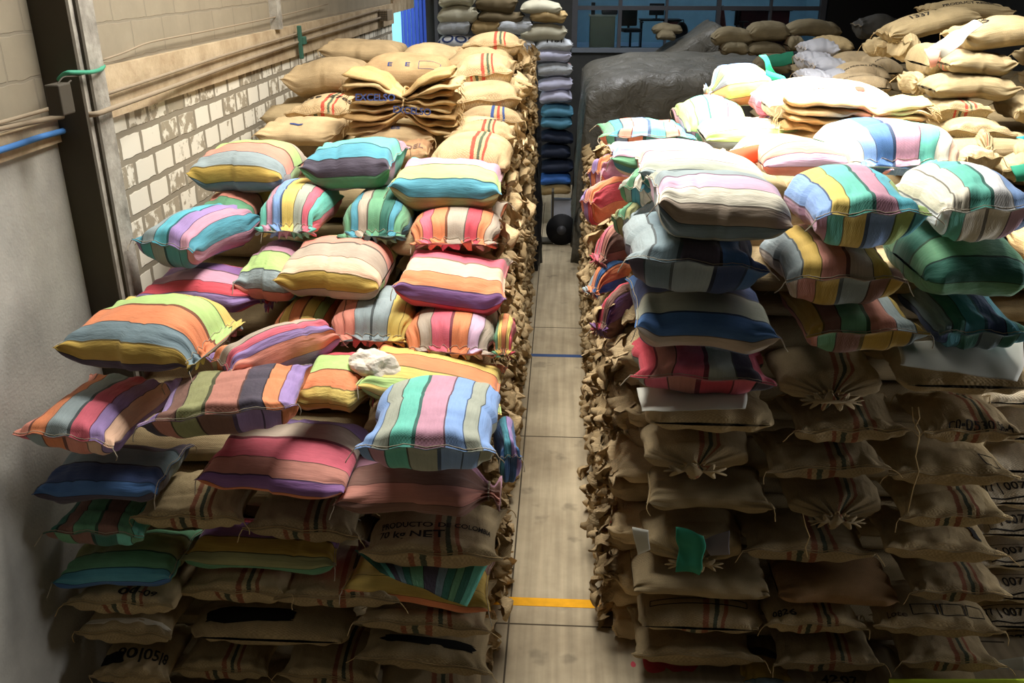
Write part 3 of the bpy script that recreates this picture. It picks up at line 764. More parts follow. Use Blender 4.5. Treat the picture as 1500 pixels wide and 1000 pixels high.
# ------------------------------------------------------------------ BURLAP, LEFT STACK FRONT AND REAR
B0 = burlap('plain'); B1 = burlap('stripe'); B2 = burlap('stripe_blue'); B3 = burlap('stripe_dark', (170, 150, 116)); B4 = burlap('plain', (176, 155, 118)); B5 = burlap('stripe_dark', (186, 165, 126))  # front bases darker and duller: part of the fronts' shade is in the colour
def bs(mode, ends, bb, Y, mat, label, **k):
    k.setdefault('name', 'burlap_sack'); k.setdefault('group', 'burlap sacks')
    return sack(mode, ends, bb, Y, mat, label, **k)
GF = 'burlap sacks in the front of the left stack'
bs('A', 'SS', (190, 705, 392, 775), 5.3, B5, 'burlap sack with a dark centre stripe under the salmon violet sack', group=GF, T=.24, yaw=2, twine=1)
bs('A', 'SS', (355, 718, 550, 795), 5.35, B3, 'burlap sack with red and green stripe right of the one with the dark centre stripe', group=GF, T=.24, roll=3, twine=1)
q = bs('A', 'SS', (525, 735, 745, 832), 5.3, B3, 'burlap sack printed 70 kg NET at the aisle corner under the reddish brown sack', group=GF, T=.31)
print_on(q, '70 kg NET', .55, .31, .085, 'A'); print_on(q, 'PRODUCTO DE COLOMBIA', .3, .23, .055, 'A')
q = bs('A', 'SS', (92, 838, 300, 900), 5.2, B5, 'burlap sack with a row of black print under the olive teal sack', group=GF, T=.22)
print_on(q, '00-09', .72, .2, .09, 'A')
bs('A', 'SS', (252, 836, 460, 884), 5.4, B5, 'burlap sack below the crimson mustard sack', group=GF, T=.2)
bs('A', 'SS', (400, 838, 600, 890), 5.4, B3, 'flat burlap sack left of the folded green cloth', group=GF, T=.22, yaw=2)
q = bs('A', 'SS', (108, 885, 296, 944), 5.2, B4, 'burlap sack with a white liner edge showing, at the left end of the front wall', group=GF, T=.22)
patch_on(q, .72, .26, .72, .05, 'A', simple('white_liner', (200, 190, 170), .7), 'white_liner')
q = bs('A', 'SR', (280, 868, 540, 946), 5.4, B4, 'burlap sack torn open with a dark hole, centre of the front wall', group=GF, T=.25)
patch_on(q, .55, .30, .50, .13, 'A', simple('dark_opening', (22, 20, 18), 1), 'torn_opening', seed=4)
q = bs('A', 'SS', (518, 872, 728, 934), 5.38, B3, 'burlap sack with red stripe below the folded green cloth', group=GF, T=.23, roll=3)
q = bs('A', 'SS', (520, 905, 730, 990), 5.36, B4, 'burlap sack with a long black slit at the aisle corner', group=GF, T=.24, roll=6)
patch_on(q, .5, .24, .6, .06, 'A', bpy.data.materials['dark_opening'], 'torn_opening', seed=9)
q = bs('A', 'SS', (130, 930, 292, 1004), 5.2, B4, 'burlap sack printed 90 05 8 at the lower left, with a torn mouth', group=GF, T=.25)
print_on(q, '90|05|8', .45, .2, .11, 'A'); patch_on(q, .55, .36, .2, .09, 'A', bpy.data.materials['dark_opening'], 'torn_opening', seed=3)
bs('A', 'SS', (250, 930, 425, 996), 5.38, B5, 'burlap sack with dark stripe below the torn open one', group=GF, T=.25)
bs('A', 'SS', (405, 935, 580, 1010), 5.38, B5, 'burlap sack with red and grey stripe left of the black slit sack', group=GF, T=.26, roll=5)
bs('A', 'SS', (545, 965, 722, 1030), 5.42, B3, 'lowest visible burlap sack at the aisle corner of the left stack', group=GF, T=.24)
bs('A', 'SS', (150, 985, 330, 1050), 5.42, B4, 'lowest visible burlap sack at the left of the left stack', group=GF, T=.24)
bs('A', 'SS', (330, 990, 540, 1050), 5.42, B5, 'lowest visible burlap sack in the middle of the left stack', group=GF, T=.24)

GB = 'burlap sacks heaped at the rear of the left stack'
bs('L', 'SR', (464, 56, 600, 96), 12.3, B0, 'farthest plain burlap sack lying below the beam', group=GB, T=.3)
bs('L', 'RS', (582, 62, 684, 104), 12.0, B0, 'orange tinted burlap sack behind the printed one, right of the farthest', group=GB, T=.3)
bs('L', 'SR', (409, 78, 556, 148), 10.9, B0, 'plain plump burlap sack against the left wall', group=GB, T=.34, roll=-2)
q = bs('L', 'RR', (526, 74, 668, 136), 10.8, burlap('plain', (190, 158, 116)), 'burlap sack with faded square prints behind the bundle of empty sacks', group=GB, T=.36)
for i, a_ in enumerate((-.3, .1)): print_on(q, 'E', a_, .40, .12, 'L', M_inkblue)
frame_on(q, .6, .40, .24, .16, 'L', M_inkblue, .006)
q = bs('A', 'SS', (415, 136, 545, 196), 10.2, B1, 'burlap sack printed 3-59 2785 with red green stripe by the wall', group=GB, T=.3)
print_on(q, '3-59 2785', .35, .25, .13, 'A')
q = bs('L', 'SS', (370, 170, 525, 215), 9.3, B0, 'burlap sack with small dark mark on its side behind the mustard striped sack', group=GB, T=.25)
patch_on(q, -.1, .34, .14, .04, 'L', M_inkblue, 'printed_mark')
q = bs('L', 'RS', (515, 180, 650, 222), 9.1, B0, 'burlap sack just under the bundle of empty sacks', group=GB, T=.28)
print_on(q, 'ES', 0, .33, .1, 'L', M_inkblue)
q = bs('L', 'SS', (575, 203, 640, 250), 8.7, burlap('plain', (180, 140, 104)), 'small brownish printed burlap sack end behind the turquoise sack', group=GB, T=.26)
print_on(q, 'IDEL', 0, .35, .11, 'L', simple('faded_ink', (120, 96, 84), .9))
bs('A', 'SS', (676, 46, 770, 86), 11.6, B1, 'topmost burlap sack with red and green stripe at the rear aisle side', group=GB, T=.3)
q = bs('A', 'SS', (655, 76, 758, 140), 10.7, B1, 'burlap sack with red green stripe and ragged mouth, second in the aisle side pile', group=GB, T=.32, roll=-6)
bs('A', 'SS', (652, 116, 770, 168), 10.2, B0, 'plain burlap sack with open fold, third in the aisle side pile', group=GB, T=.3, roll=-3)
bs('A', 'SS', (664, 158, 772, 196), 9.7, B2, 'burlap sack with red and blue stripe, fourth in the aisle side pile', group=GB, T=.28)
q = bs('A', 'SS', (650, 175, 760, 222), 9.1, B1, 'burlap sack with small black print above its stripe, fifth in the aisle side pile', group=GB, T=.28)
print_on(q, 'SUPREMO', -.1, .25, .07, 'A')
bs('A', 'RR', (630, 192, 752, 262), 8.4, B1, 'smooth burlap sack with red stripe just behind the lime blue striped sack', group=GB, T=.28)
# upper layers seen between
bs('A', 'SS', (676, 100, 785, 146), 11.4, B0, 'burlap sack at the aisle edge behind the ragged mouthed sack', group=GB, T=.28)

# ------------------------------------------------------------------ STRIPED SACKS, RIGHT STACK
st('A', 'SS', (873, 172, 1020, 222), 8.9, 'gr te sa lb tq sa tq te', 'green sack with narrow salmon and turquoise bands at the rear aisle corner', group=GR, T=.28)
st('A', 'SR', (985, 137, 1098, 212), 9.2, 'lg tq mp tq lg', 'lime, turquoise and mauve banded sack behind the green one', group=GR, T=.33)
st('L', 'TP', (1030, 92, 1142, 160), 9.5, 'cr lb lg gy ye orr', 'small plump yellow, orange and lime sack tied with a green cloth', group=GR, T=.36, roll=-8)
st('L', 'RR', (1020, 170, 1215, 222), 8.4, 'sg cr cr lg gy', 'pale green sack in front of the tied yellow one', group=GR, T=.28)  # palette mostly cream and pale grey green
st('L', 'ST', (888, 204, 1080, 262), 7.5, 'cr pp lb pp gr te', 'pale mauve sack with teal pointed end at the aisle', group=GR, T=.28, roll=2)
st('L', 'SR', (922, 214, 1130, 290), 7.0, 'cr pe pp sg gy dg', 'pale peach striped sack behind the lavender grey one', group=GR, T=.30, roll=4)
st('L', 'TR', (1054, 196, 1240, 245), 7.9, 'cr pe cr sa', 'pale cream sack with orange tied mouth in its middle', group=GR, T=.3)
st('L', 'RS', (1100, 202, 1310, 268), 7.3, 'cr pe sa pp sa', 'peach and pink sack with its sewn edge turned up, left of the bluish gathered one', group=GR, T=.3, roll=4)
st('A', 'RP', (1190, 172, 1418, 258), 7.5, 'cr lb bl mp tq cr pe', 'pale sack with blue and mauve gathered folds at the middle', group=GR, T=.34)
FR = st('L', 'SR', (945, 238, 1162, 364), 5.95, 'sg gy pp cr tn sl', 'lavender and grey striped sack, front left of the top layer at the aisle', group=GR, T=.36, roll=4, depth=.8, twine=1)
st('A', 'RS', (1148, 238, 1366, 366), 5.95, 'lb ye tq mp cy lg', 'yellow, green and mauve sack with long right ear, centre of the top front layer', group=GR, T=.36, roll=-3, twine=1)
st('A', 'RS', (1305, 233, 1530, 358), 6.0, 'cr cr tq wh lb pp', 'white and blue banded sack at the right of the top front layer', group=GR, T=.36, roll=-3)
st('A', 'RS', (912, 302, 1128, 436), 6.08, 'gy sl dk bl nv', 'slate, teal and navy checked sack under the lavender grey one', group=GR, T=.34, roll=4)
st('A', 'RS', (1112, 322, 1330, 450), 6.08, 'gy dy ro tn dy br', 'mustard, brick red and tan checked sack below the one with the long ear', group=GR, T=.33, roll=-1, twine=1)
st('L', 'RR', (1290, 316, 1515, 440), 6.08, 'gr dg gr dg gr', 'dark green striped sack, second from top at the right', group=GR, T=.34)
st('L', 'SS', (915, 398, 1146, 524), 6.08, 'bl nv sg bl tn', 'navy and grey green striped sack, third layer at the aisle', group=GR, T=.33, roll=4, twine=1)
st('A', 'SS', (1136, 408, 1364, 516), 6.08, 'dy br gr ro gy dy', 'mustard, green and grey checked sack, third layer centre', group=GR, T=.31, roll=-3)
st('A', 'SS', (1306, 408, 1515, 512), 6.08, 'sl dg te nv te dg', 'teal, navy and plum checked sack, third layer right', group=GR, T=.3)
st('A', 'RS', (918, 482, 1138, 578), 6.1, 'rd ro pk sg dk pk', 'crimson, rust and grey checked sack, fourth layer at the aisle', group=GR, T=.28, roll=2)
st('L', 'SS', (905, 972, 1062, 1030), 6.0, 'dk rd pk br', 'crimson and plum striped sack at the very bottom near the aisle', group=GR, T=.25)
st('L', 'SS', (1066, 978, 1172, 1030), 6.0, 'dk dy sl te', 'mustard and slate sack at the very bottom beside the crimson one', group=GR, T=.25)
# sacks poking out along the aisle side of the right stack
st('A', 'SS', (870, 215, 930, 300), 7.8, 'orr la orr mp', 'orange and violet sack poking into the aisle, topmost on the aisle side', group=GR, yaw=-40, T=.26, depth=.6)
st('A', 'RS', (895, 285, 975, 350), 6.9, 'ol gr ol gy', 'olive green sack end below the peach striped sack on the aisle side', group=GR, yaw=-30, T=.27, depth=.6)
st('A', 'RS', (905, 240, 985, 305), 7.0, 'sg gr cr te', 'pale green sack end with gathered corner on the aisle side', group=GR, yaw=-28, T=.27, depth=.6)
st('A', 'SS', (868, 258, 918, 330), 7.5, 'la sa orr rd', 'salmon and violet sack hanging over the aisle below the orange one', group=GR, yaw=-45, T=.26, depth=.6)
st('A', 'RP', (880, 322, 935, 395), 7.0, 'rd pk ro br', 'crimson pink sack end on the aisle side', group=GR, yaw=-40, T=.26, depth=.6)
st('A', 'SP', (876, 385, 925, 440), 6.9, 'gy orr bl orr', 'grey and orange sack end on the aisle side below the crimson one', group=GR, yaw=-45, T=.26, depth=.6)
st('A', 'SP', (880, 412, 940, 498), 6.6, 'pu rd br pu', 'plum and red sack tied with orange cord on the aisle side', group=GR, yaw=-40, T=.26, depth=.6)

# ------------------------------------------------------------------ BURLAP, RIGHT STACK FRONT
GRF = 'burlap sacks in the front of the right stack'
YF = 6.05
bs('A', 'RT', (1120, 505, 1292, 602), YF, B3, 'bunched burlap sack mouth with ragged frill, fourth layer centre', group=GRF, T=.32, pitch=6)
q = bs('A', 'SR', (1278, 500, 1520, 578), YF, B4, 'burlap sack under a draped white sheet, fourth layer right', group=GRF, T=.3)
q = bs('A', 'SR', (932, 568, 1134, 634), YF, B4, 'burlap sack with a white sheet on it, fifth layer at the aisle', group=GRF, T=.26)
bs('A', 'SS', (1136, 570, 1336, 648), YF, B3, 'burlap sack with stitched lower edge, fifth layer centre', group=GRF, T=.28, roll=-3, twine=1)
q = bs('A', 'SS', (1312, 574, 1504, 648), YF, B3, 'burlap sack with green centre stripe and printed lower edge, fifth layer right', group=GRF, T=.28, twine=1)
print_on(q, 'C0-0530 56-4', .9, .22, .06, 'A')
bs('A', 'RT', (935, 624, 1096, 702), YF, B3, 'bunched burlap sack with pleats and fringed mouth, sixth layer at the aisle', group=GRF, T=.3, pitch=5)
bs('A', 'SS', (1100, 640, 1306, 702), YF, B3, 'burlap sack with red blue stripe, sixth layer centre', group=GRF, T=.25, roll=-4)
q = bs('A', 'SS', (1264, 640, 1496, 712), YF, B4, 'burlap sack with a printed square, sixth layer right', group=GRF, T=.27)
frame_on(q, .6, .14, .12, .12, 'A')
bs('L', 'SS', (938, 688, 1136, 752), YF, B4, 'plain burlap sack, seventh layer at the aisle', group=GRF, T=.26, roll=2)
bs('A', 'RT', (1136, 694, 1290, 776), YF, B3, 'bunched burlap sack with straw coloured threads, seventh layer centre', group=GRF, T=.31, pitch=5)
bs('A', 'SS', (1280, 704, 1484, 772), YF, B5, 'burlap sack with dark stripe, seventh layer right', group=GRF, T=.27, roll=-2)
q = bs('A', 'RT', (936, 738, 1086, 838), YF, B4, 'burlap sack torn open over green and white cloth, eighth layer at the aisle', group=GRF, T=.34, pitch=6)
bs('A', 'RS', (1074, 750, 1284, 824), YF, B3, 'burlap sack with brown stripes, eighth layer centre', group=GRF, T=.28)
q = bs('A', 'SS', (1262, 762, 1478, 824), YF, B4, 'burlap sack with a black ink blot, eighth layer right', group=GRF, T=.26, roll=2)
patch_on(q, .35, .14, .06, .16, 'A', M_ink, 'ink_blot', .4)
bs('L', 'RR', (922, 812, 1128, 878), YF, B4, 'smooth burlap sack with stitched seam, ninth layer at the aisle', group=GRF, T=.26)
bs('L', 'RR', (1122, 818, 1318, 888), YF, burlap('plain', (150, 118, 84)), 'dark brown burlap sack, ninth layer centre', group=GRF, T=.27)
bs('A', 'SS', (1296, 816, 1484, 882), YF, B3, 'burlap sack with red stripe and sharp right ear, ninth layer right', group=GRF, T=.27)
q = bs('A', 'SR', (922, 868, 1116, 928), YF, B3, 'burlap sack with a printed bar, tenth layer at the aisle', group=GRF, T=.26)
frame_on(q, .5, .26, .6, .05, 'A')
q = bs('A', 'SS', (1100, 880, 1272, 928), YF, B5, 'burlap sack printed 0826, tenth layer centre', group=GRF, T=.24)
print_on(q, '0826', .72, .36, .10, 'A')
q = bs('A', 'SS', (1246, 876, 1474, 934), YF, B4, 'burlap sack with three printed squares, tenth layer right', group=GRF, T=.25, roll=1)
for i in range(3): frame_on(q, .55, .275 - i * .07, .13, .09, 'A')
print_on(q, 'Lote', .72, .36, .09, 'A', simple('faint_ink', (90, 74, 56), .9))
bs('A', 'SS', (918, 918, 1120, 976), YF, B4, 'dark burlap sack, eleventh layer at the aisle', group=GRF, T=.24)
bs('A', 'SS', (1112, 922, 1296, 984), YF, B3, 'burlap sack with dark stripe, eleventh layer centre', group=GRF, T=.25, roll=-2)
bs('A', 'SS', (1286, 926, 1476, 984), YF, B3, 'burlap sack with blue and red stripe and pointed right ear, eleventh layer right', group=GRF, T=.25)
q = bs('A', 'SS', (1150, 968, 1290, 1026), YF, B4, 'burlap sack printed 4207 at the bottom edge of the view', group=GRF, T=.25)
print_on(q, '4207', .7, .25, .11, 'A')
bs('A', 'SS', (1286, 972, 1460, 1030), YF, B4, 'lowest burlap sack beside the pale sheet at the bottom right', group=GRF, T=.25)

# printed pale sacks to the right of the right stack
B7 = burlap('plain', (222, 206, 178)); GN = 'pale printed sacks right of the right stack'
ys = [(545, 600), (596, 652), (648, 700), (694, 746), (742, 792), (790, 838), (836, 884), (882, 926), (922, 966)]
for i, (a_, b_) in enumerate(ys):
    q = bs('A', 'RR', (1385, a_, 1600, b_), 6.75, burlap('plain', (222, 206, 178)), 'pale sack beyond the ragged right ends, %s from the top of its column' % ('first second third fourth fifth sixth seventh eighth ninth'.split()[i]) + (', printed 0077' if i > 2 else ''), group=GN, T=.26, depth=.7)
    if i > 2:
        print_on(q, '77 | 0077 |', .78, .31, .085, 'A', M_ink)
        frame_on(q, .78, .25, .62, .13, 'A', M_ink, .006)

# ------------------------------------------------------------------ REAR RIGHT HEAP
GH = 'burlap sacks in the heap at the rear right'
HB = burlap('plain', (180, 160, 122)); HS = burlap('stripe', (180, 160, 122))
q = bs('L', 'SS', (1338, 0, 1490, 34), 12.2, HB, 'burlap sack at the very top of the rear right heap with a line of print', group=GH, T=.34)
print_on(q, 'PRODUCT RESERVE', 0, .36, .08, 'L')
q = bs('L', 'SR', (1278, 22, 1440, 64), 10.8, HB, 'burlap sack printed 1337 lying slanted high on the heap', group=GH, T=.34, roll=-14)
print_on(q, '1337', -.2, .3, .12, 'L')
q = bs('L', 'SR', (1376, 22, 1540, 78), 9.5, HB, 'fat burlap sack with a stitched side seam at the right of the heap', group=GH, T=.36, roll=-6)
print_on(q, 'RES', -.5, .3, .12, 'L')
bs('L', 'RS', (1362, 72, 1494, 114), 9.4, HS, 'burlap sack with red green stripe and black smear, upper middle of the heap', group=GH, T=.3, roll=2)
bs('L', 'RS', (1342, 104, 1500, 148), 9.3, HB, 'long burlap sack with puckered left half, middle of the heap', group=GH, T=.3, roll=2)
bs('A', 'SS', (1338, 142, 1458, 184), 9.2, HS, 'burlap sack with red stripe and crimped edge, lower middle of the heap', group=GH, T=.28)
bs('A', 'SS', (1354, 174, 1492, 214), 9.0, HB, 'flat burlap sack with stitched edge above the turquoise strip', group=GH, T=.26, roll=3)
bs('A', 'RT', (1400, 206, 1460, 238), 8.8, HS, 'small bunched burlap sack below the flat one', group=GH, T=.26)
bs('A', 'RR', (1440, 206, 1530, 244), 8.8, HB, 'burlap sack at the right edge above the green cloth', group=GH, T=.26)
bs('A', 'SS', (1452, 144, 1580, 184), 9.2, HB, 'burlap sack at the right edge beside the one with the crimped edge', group=GH, T=.28)
bs('A', 'SS', (1482, 62, 1600, 104), 9.6, HB, 'burlap sack with a dark smudge at the right edge of the heap', group=GH, T=.3)
bs('A', 'SS', (1490, 96, 1600, 140), 9.5, HB, 'burlap sack at the right edge below the smudged one', group=GH, T=.3)
bs('L', 'RR', (1324, 62, 1400, 112), 9.9, HB, 'burlap sack bulging left of the striped smeared one', group=GH, T=.34)
bs('A', 'SS', (1316, 104, 1364, 140), 9.9, HB, 'burlap sack end with dark mouth at the left foot of the heap', group=GH, T=.3)
bs('L', 'SS', (1300, 46, 1352, 92), 10.6, HB, 'small slumped burlap sack on the left slope of the heap', group=GH, T=.3, roll=25)
bs('A', 'SS', (1262, 52, 1330, 84), 11.2, HB, 'burlap sack at the top of the left slope of the heap', group=GH, T=.3, roll=-10)
bs('A', 'SS', (1430, 236, 1560, 268), 8.6, HB, 'burlap sack beside the green cloth near the right edge', group=GH, T=.28)
bs('A', 'SS', (1380, 226, 1470, 256), 8.6, HB, 'burlap sack behind the white blue banded sack', group=GH, T=.28)
bs('A', 'SS', (1470, 330, 1600, 400), 7.4, burlap('plain', (214, 180, 130)), 'orange brown burlap sack at the right edge beside the dark green striped one', group=GH, T=.28)
GP = 'pale printed sacks between the tarpaulin and the heap'
PB = burlap('plain', (186, 166, 134)); PW = simple('white_woven_plastic', (164, 166, 176), .6, bump=.2, bscale=160)
for i, (bb, y_, t_) in enumerate([((1214, 76, 1300, 106), 12.6, ' '), ((1252, 78, 1326, 122), 12.0, 'GRAIN'), ((1216, 90, 1306, 124), 11.6, 'GRAIN'), ((1214, 106, 1306, 142), 11.2, 'GRAIN')]):
    q = bs('A', 'RR', bb, y_, PB, ['pale tan sack at the back of the printed group', 'pale tan sack with large blurred print beside the heap', 'pale tan sack with one line of print, middle of the group', 'pale tan sack with one line of print, nearest the white sack'][i], group=GP, T=.3)
    if i: print_on(q, 'GRAIN PRODUCT RESERVE', .5, .25, .05, 'A')
for i, (bb, y_) in enumerate([((1164, 62, 1232, 86), 13.0), ((1160, 78, 1226, 104), 12.4), ((1176, 84, 1246, 112), 12.0), ((1160, 100, 1222, 134), 11.4), ((1196, 100, 1256, 130), 11.6)]):
    bs('L', 'SS', bb, y_, PW, 'white plastic sack on the left side of the printed group, ' + ['topmost', 'second from the top', 'third from the top', 'lowest', 'next to the tan ones'][i], group='white plastic sacks left of the printed group', name='woven_plastic_sack', T=.24)
q = bs('L', 'SR', (1186, 56, 1252, 80), 13.2, HB, 'tan burlap sack lying on top of the white plastic ones', group=GP, T=.28)
GK = 'burlap sacks in the dim row before the office'
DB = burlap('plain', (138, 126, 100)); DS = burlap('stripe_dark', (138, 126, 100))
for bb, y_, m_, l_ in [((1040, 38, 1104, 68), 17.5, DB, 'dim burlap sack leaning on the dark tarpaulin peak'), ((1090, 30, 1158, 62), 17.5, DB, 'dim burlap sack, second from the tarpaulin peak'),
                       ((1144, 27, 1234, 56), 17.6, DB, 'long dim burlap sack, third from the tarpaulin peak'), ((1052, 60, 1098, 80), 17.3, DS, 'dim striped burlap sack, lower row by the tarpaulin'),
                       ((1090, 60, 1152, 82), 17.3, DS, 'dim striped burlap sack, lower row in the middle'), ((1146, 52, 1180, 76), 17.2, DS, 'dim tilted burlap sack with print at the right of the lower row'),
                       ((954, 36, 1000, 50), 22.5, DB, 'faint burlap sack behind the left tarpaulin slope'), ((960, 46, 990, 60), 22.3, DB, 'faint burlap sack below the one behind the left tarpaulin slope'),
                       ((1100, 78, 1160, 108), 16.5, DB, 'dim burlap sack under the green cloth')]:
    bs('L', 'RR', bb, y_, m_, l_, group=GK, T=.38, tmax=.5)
g = bs('L', 'SS', (1245, 20, 1330, 58), 16.0, simple('dark_grey_tarp', (70, 68, 64), .6), 'dark grey covered sack behind the heap', group=None, name='covered_sack', T=.45, tmax=.6)

# ------------------------------------------------------------------ WHITE PILE BEHIND THE LEFT STACK
GW = 'pale sacks in the tall pile behind the left stack'
PC = [simple('woven_white', (206, 206, 206), .7, bump=.2, bscale=120), simple('woven_cream', (190, 184, 160), .7, bump=.2, bscale=120), simple('woven_tan', (176, 150, 104), .8, bump=.2, bscale=120),
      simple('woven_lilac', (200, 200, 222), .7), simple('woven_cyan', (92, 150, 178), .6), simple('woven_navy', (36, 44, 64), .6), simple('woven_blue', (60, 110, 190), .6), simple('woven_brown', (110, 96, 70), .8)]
WS = burlap('stripe_blue', (206, 210, 214))
wp = [((642, -8, 700, 12), 1, 'cream sack at the top left'), ((640, 6, 706, 36), 1, 'big cream sack near the door post'), ((640, 26, 694, 52), 'w', 'white sack with faint stripes by the door post'),
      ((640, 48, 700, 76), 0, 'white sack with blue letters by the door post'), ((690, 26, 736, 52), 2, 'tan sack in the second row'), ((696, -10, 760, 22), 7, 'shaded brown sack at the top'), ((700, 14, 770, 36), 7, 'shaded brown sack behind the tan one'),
      ((728, 22, 782, 52), 'w', 'white striped sack leaning to the right'), ((762, 0, 824, 24), 1, 'cream sack slanting at the top right'), ((776, 10, 832, 34), 2, 'tan sack at the top right'),
      ((762, 34, 832, 62), 1, 'cream sack with dark open edge on the right'), ((750, 60, 786, 76), 0, 'small white sack behind the burlap'), ((784, 54, 840, 76), 'w', 'white printed sack, top of the narrow column'),
      ((780, 72, 838, 92), 3, 'lilac white sack, second of the narrow column'), ((784, 90, 840, 112), 'w', 'white sack with pink and blue lines, third of the narrow column'), ((786, 110, 840, 134), 3, 'lilac sack, fourth of the narrow column'),
      ((790, 132, 838, 152), 3, 'lilac sack, fifth of the narrow column'), ((792, 151, 840, 172), 4, 'cyan sack in the narrow column'), ((792, 170, 838, 190), 4, 'cyan and tan sack below the cyan one'),
      ((790, 188, 840, 210), 5, 'navy sack, upper, in the narrow column'), ((790, 208, 836, 232), 5, 'navy sack, middle, in the narrow column'), ((790, 230, 840, 254), 5, 'navy sack, lower, in the narrow column'),
      ((790, 250, 836, 270), 6, 'bright blue sack near the foot of the narrow column'), ((790, 266, 836, 286), 2, 'tan sack at the foot of the narrow column')]
wps = {}
for bb, mi, l_ in wp:
    q = sack('L', 'RS' if bb[0] < 790 else 'RR', bb, 20.3, WS if mi == 'w' else PC[mi], l_ + ' of the pale pile' if 'column' not in l_ else l_, name='woven_plastic_sack', T=.36, tmax=.5, tmin=.3, group=GW, na=30, nf=48, roll=random.Random(bb[0] + bb[1]).uniform(-4, 4), depth=.7, seam='')
    wps[l_] = q
print_on(wps['white sack with blue letters by the door post'], 'GOOD', -.1, .42, .34, 'L', M_inkblue)
print_on(wps['white printed sack, top of the narrow column'], '1181', 0, .40, .2, 'L', M_ink)

# ------------------------------------------------------------------ aisle faces: copies of a few ragged burlap sacks
rnd = random.Random(5)
def crumple(P, rg, amp, fr):
    return [p + Vector(noise.noise_vector(Vector(p) * fr + Vector((rg, 0, 0)))) * amp for p in P]
def flap(seed, w, h):
    """torn hanging lip of burlap with real thickness"""
    rg = random.Random(seed); n, m = 9, 7; V = []; Fc = []
    for i in range(n):
        for j in range(m):
            y = (i / (n - 1) - .5) * w * (1 - .25 * j / (m - 1)); x = .02 + .09 * math.sin(j / (m - 1) * 2.4) * (1 + .4 * math.sin(i * 1.7 + seed)); z = -j / (m - 1) * h * (.7 + .5 * rg.random() if j == m - 1 else 1)
            V.append(Vector((x, y, z)) + Vector(noise.noise_vector(Vector((x * 11 + seed, y * 11, z * 11)))) * .06)
    k = len(V)
    for v in list(V[:k]): V.append(v + Vector((-.006, 0, .001)))
    for i in range(n - 1):
        for j in range(m - 1):
            a_ = i * m + j; Fc.append((a_, a_ + m, a_ + m + 1, a_ + 1)); Fc.append((k + a_, k + a_ + 1, k + a_ + m + 1, k + a_ + m))
    uv = [(v.y + .5, v.z + .5) for v in V]
    return V, Fc, uv
aisle_mats = [burlap('plain', (214, 186, 142)), burlap('plain', (222, 194, 150)), burlap('plain', (204, 176, 132)), burlap('stripe', (212, 184, 140)), burlap('plain', (196, 170, 128))]
protos = []
for k in range(7):
    stl = 'R' + 'SPTSTPS'[k]
    a, G = sack_grid(.9, .70, .30, stl, 900 + k, 26, 44, .03)
    G = G.copy()
    # ragged outer end
    for i in range(G.shape[0]):
        e = max(0, (a[i] - .45) / .55)
        for j in range(G.shape[1]):
            nv = noise.noise_vector(Vector(G[i, j]) * 9 + Vector((k * 7.3, 0, 0)))
            G[i, j] += np.array(nv) * (.014 + .055 * e)
    me = sack_mesh('burlap_sack', G - np.array([.45, 0, -.135]), a, aisle_mats[k % 5])
    fl_ = []
    for q_ in range(3):
        V, Fc, uv = flap(k * 5 + q_, rnd.uniform(.14, .3), rnd.uniform(.12, .24))
        th = rnd.uniform(-.7, .7); cz = .16 + rnd.uniform(-.06, .10); cyy = rnd.uniform(-.22, .22)
        V = [Matrix.Rotation(th, 3, 'X') @ v + Vector((-.05, cyy, cz)) for v in V]
        m_ = bpy.data.meshes.new('torn_flap'); m_.from_pydata([tuple(v) for v in V], [], Fc)
        ul = m_.uv_layers.new(name='UVMap'); li = [l.vertex_index for l in m_.loops]
        for ii, vi in enumerate(li): ul.data[ii].uv = uv[vi]
        m_.polygons.foreach_set('use_smooth', [True] * len(m_.polygons)); m_.materials.append(aisle_mats[(k + q_) % 5]); fl_.append(m_)
    protos.append((me, fl_))
ORD = 'first second third fourth fifth sixth seventh eighth ninth tenth eleventh twelfth thirteenth fourteenth fifteenth sixteenth seventeenth eighteenth'.split()
def aisle_sack(x, y, z, side, label, group, k):
    me, fls = protos[k]
    o = bpy.data.objects.new('burlap_sack', me); COL.objects.link(o)
    yaw = 0 if side < 0 else math.pi
    o.location = (x, y, z); o.rotation_euler = (rnd.uniform(-.08, .08), rnd.uniform(-.06, .06), yaw + rnd.uniform(-.1, .1))
    o.scale = (1, rnd.uniform(.98, 1.12), rnd.uniform(.92, 1.08))
    tag(o, label, 'sack', group)
    for f in fls:
        if rnd.random() < .8:
            c = bpy.data.objects.new('torn_flap', f); COL.objects.link(c); c.parent = o
            c.location = (rnd.uniform(-.02, .02), rnd.uniform(-.06, .06), rnd.uniform(-.04, .04)); c.rotation_euler = (rnd.uniform(-.3, .3), 0, rnd.uniform(-.4, .4))
LAY = .268
def top_left(y):   # height of the left stack along the aisle
    return float(np.interp(y, [5.0, 5.6, 6.3, 6.9, 7.6, 8.3, 9.2, 10.2, 11.2, 16], [2.15, 2.45, 2.8, 3.1, 3.55, 3.85, 4.1, 4.45, 4.6, 4.3]))
def top_right(y):
    return float(np.interp(y, [5.6, 6.4, 9.6, 10.4, 12, 16], [3.0, 3.2, 3.9, 3.3, 3.1, 2.8]))
spots = []
for r_ in range(15):
    y = 6.15 + r_ * .66
    for l_ in range(int((top_left(y) + .02) / LAY)):
        spots.append((y, l_, r_, -1, -.52 + rnd.uniform(-.05, .04) - .02 * (l_ < 3)))
for r_ in range(14):
    y = 6.5 + r_ * .66
    for l_ in range(int((top_right(y) + .02) / LAY)):
        spots.append((y, l_, r_, 1, .47 + rnd.uniform(-.04, .05)))
spots.sort(key=lambda q_: (q_[0] ** 2 + (H - q_[1] * LAY) ** 2) ** .5)
NIND = 180
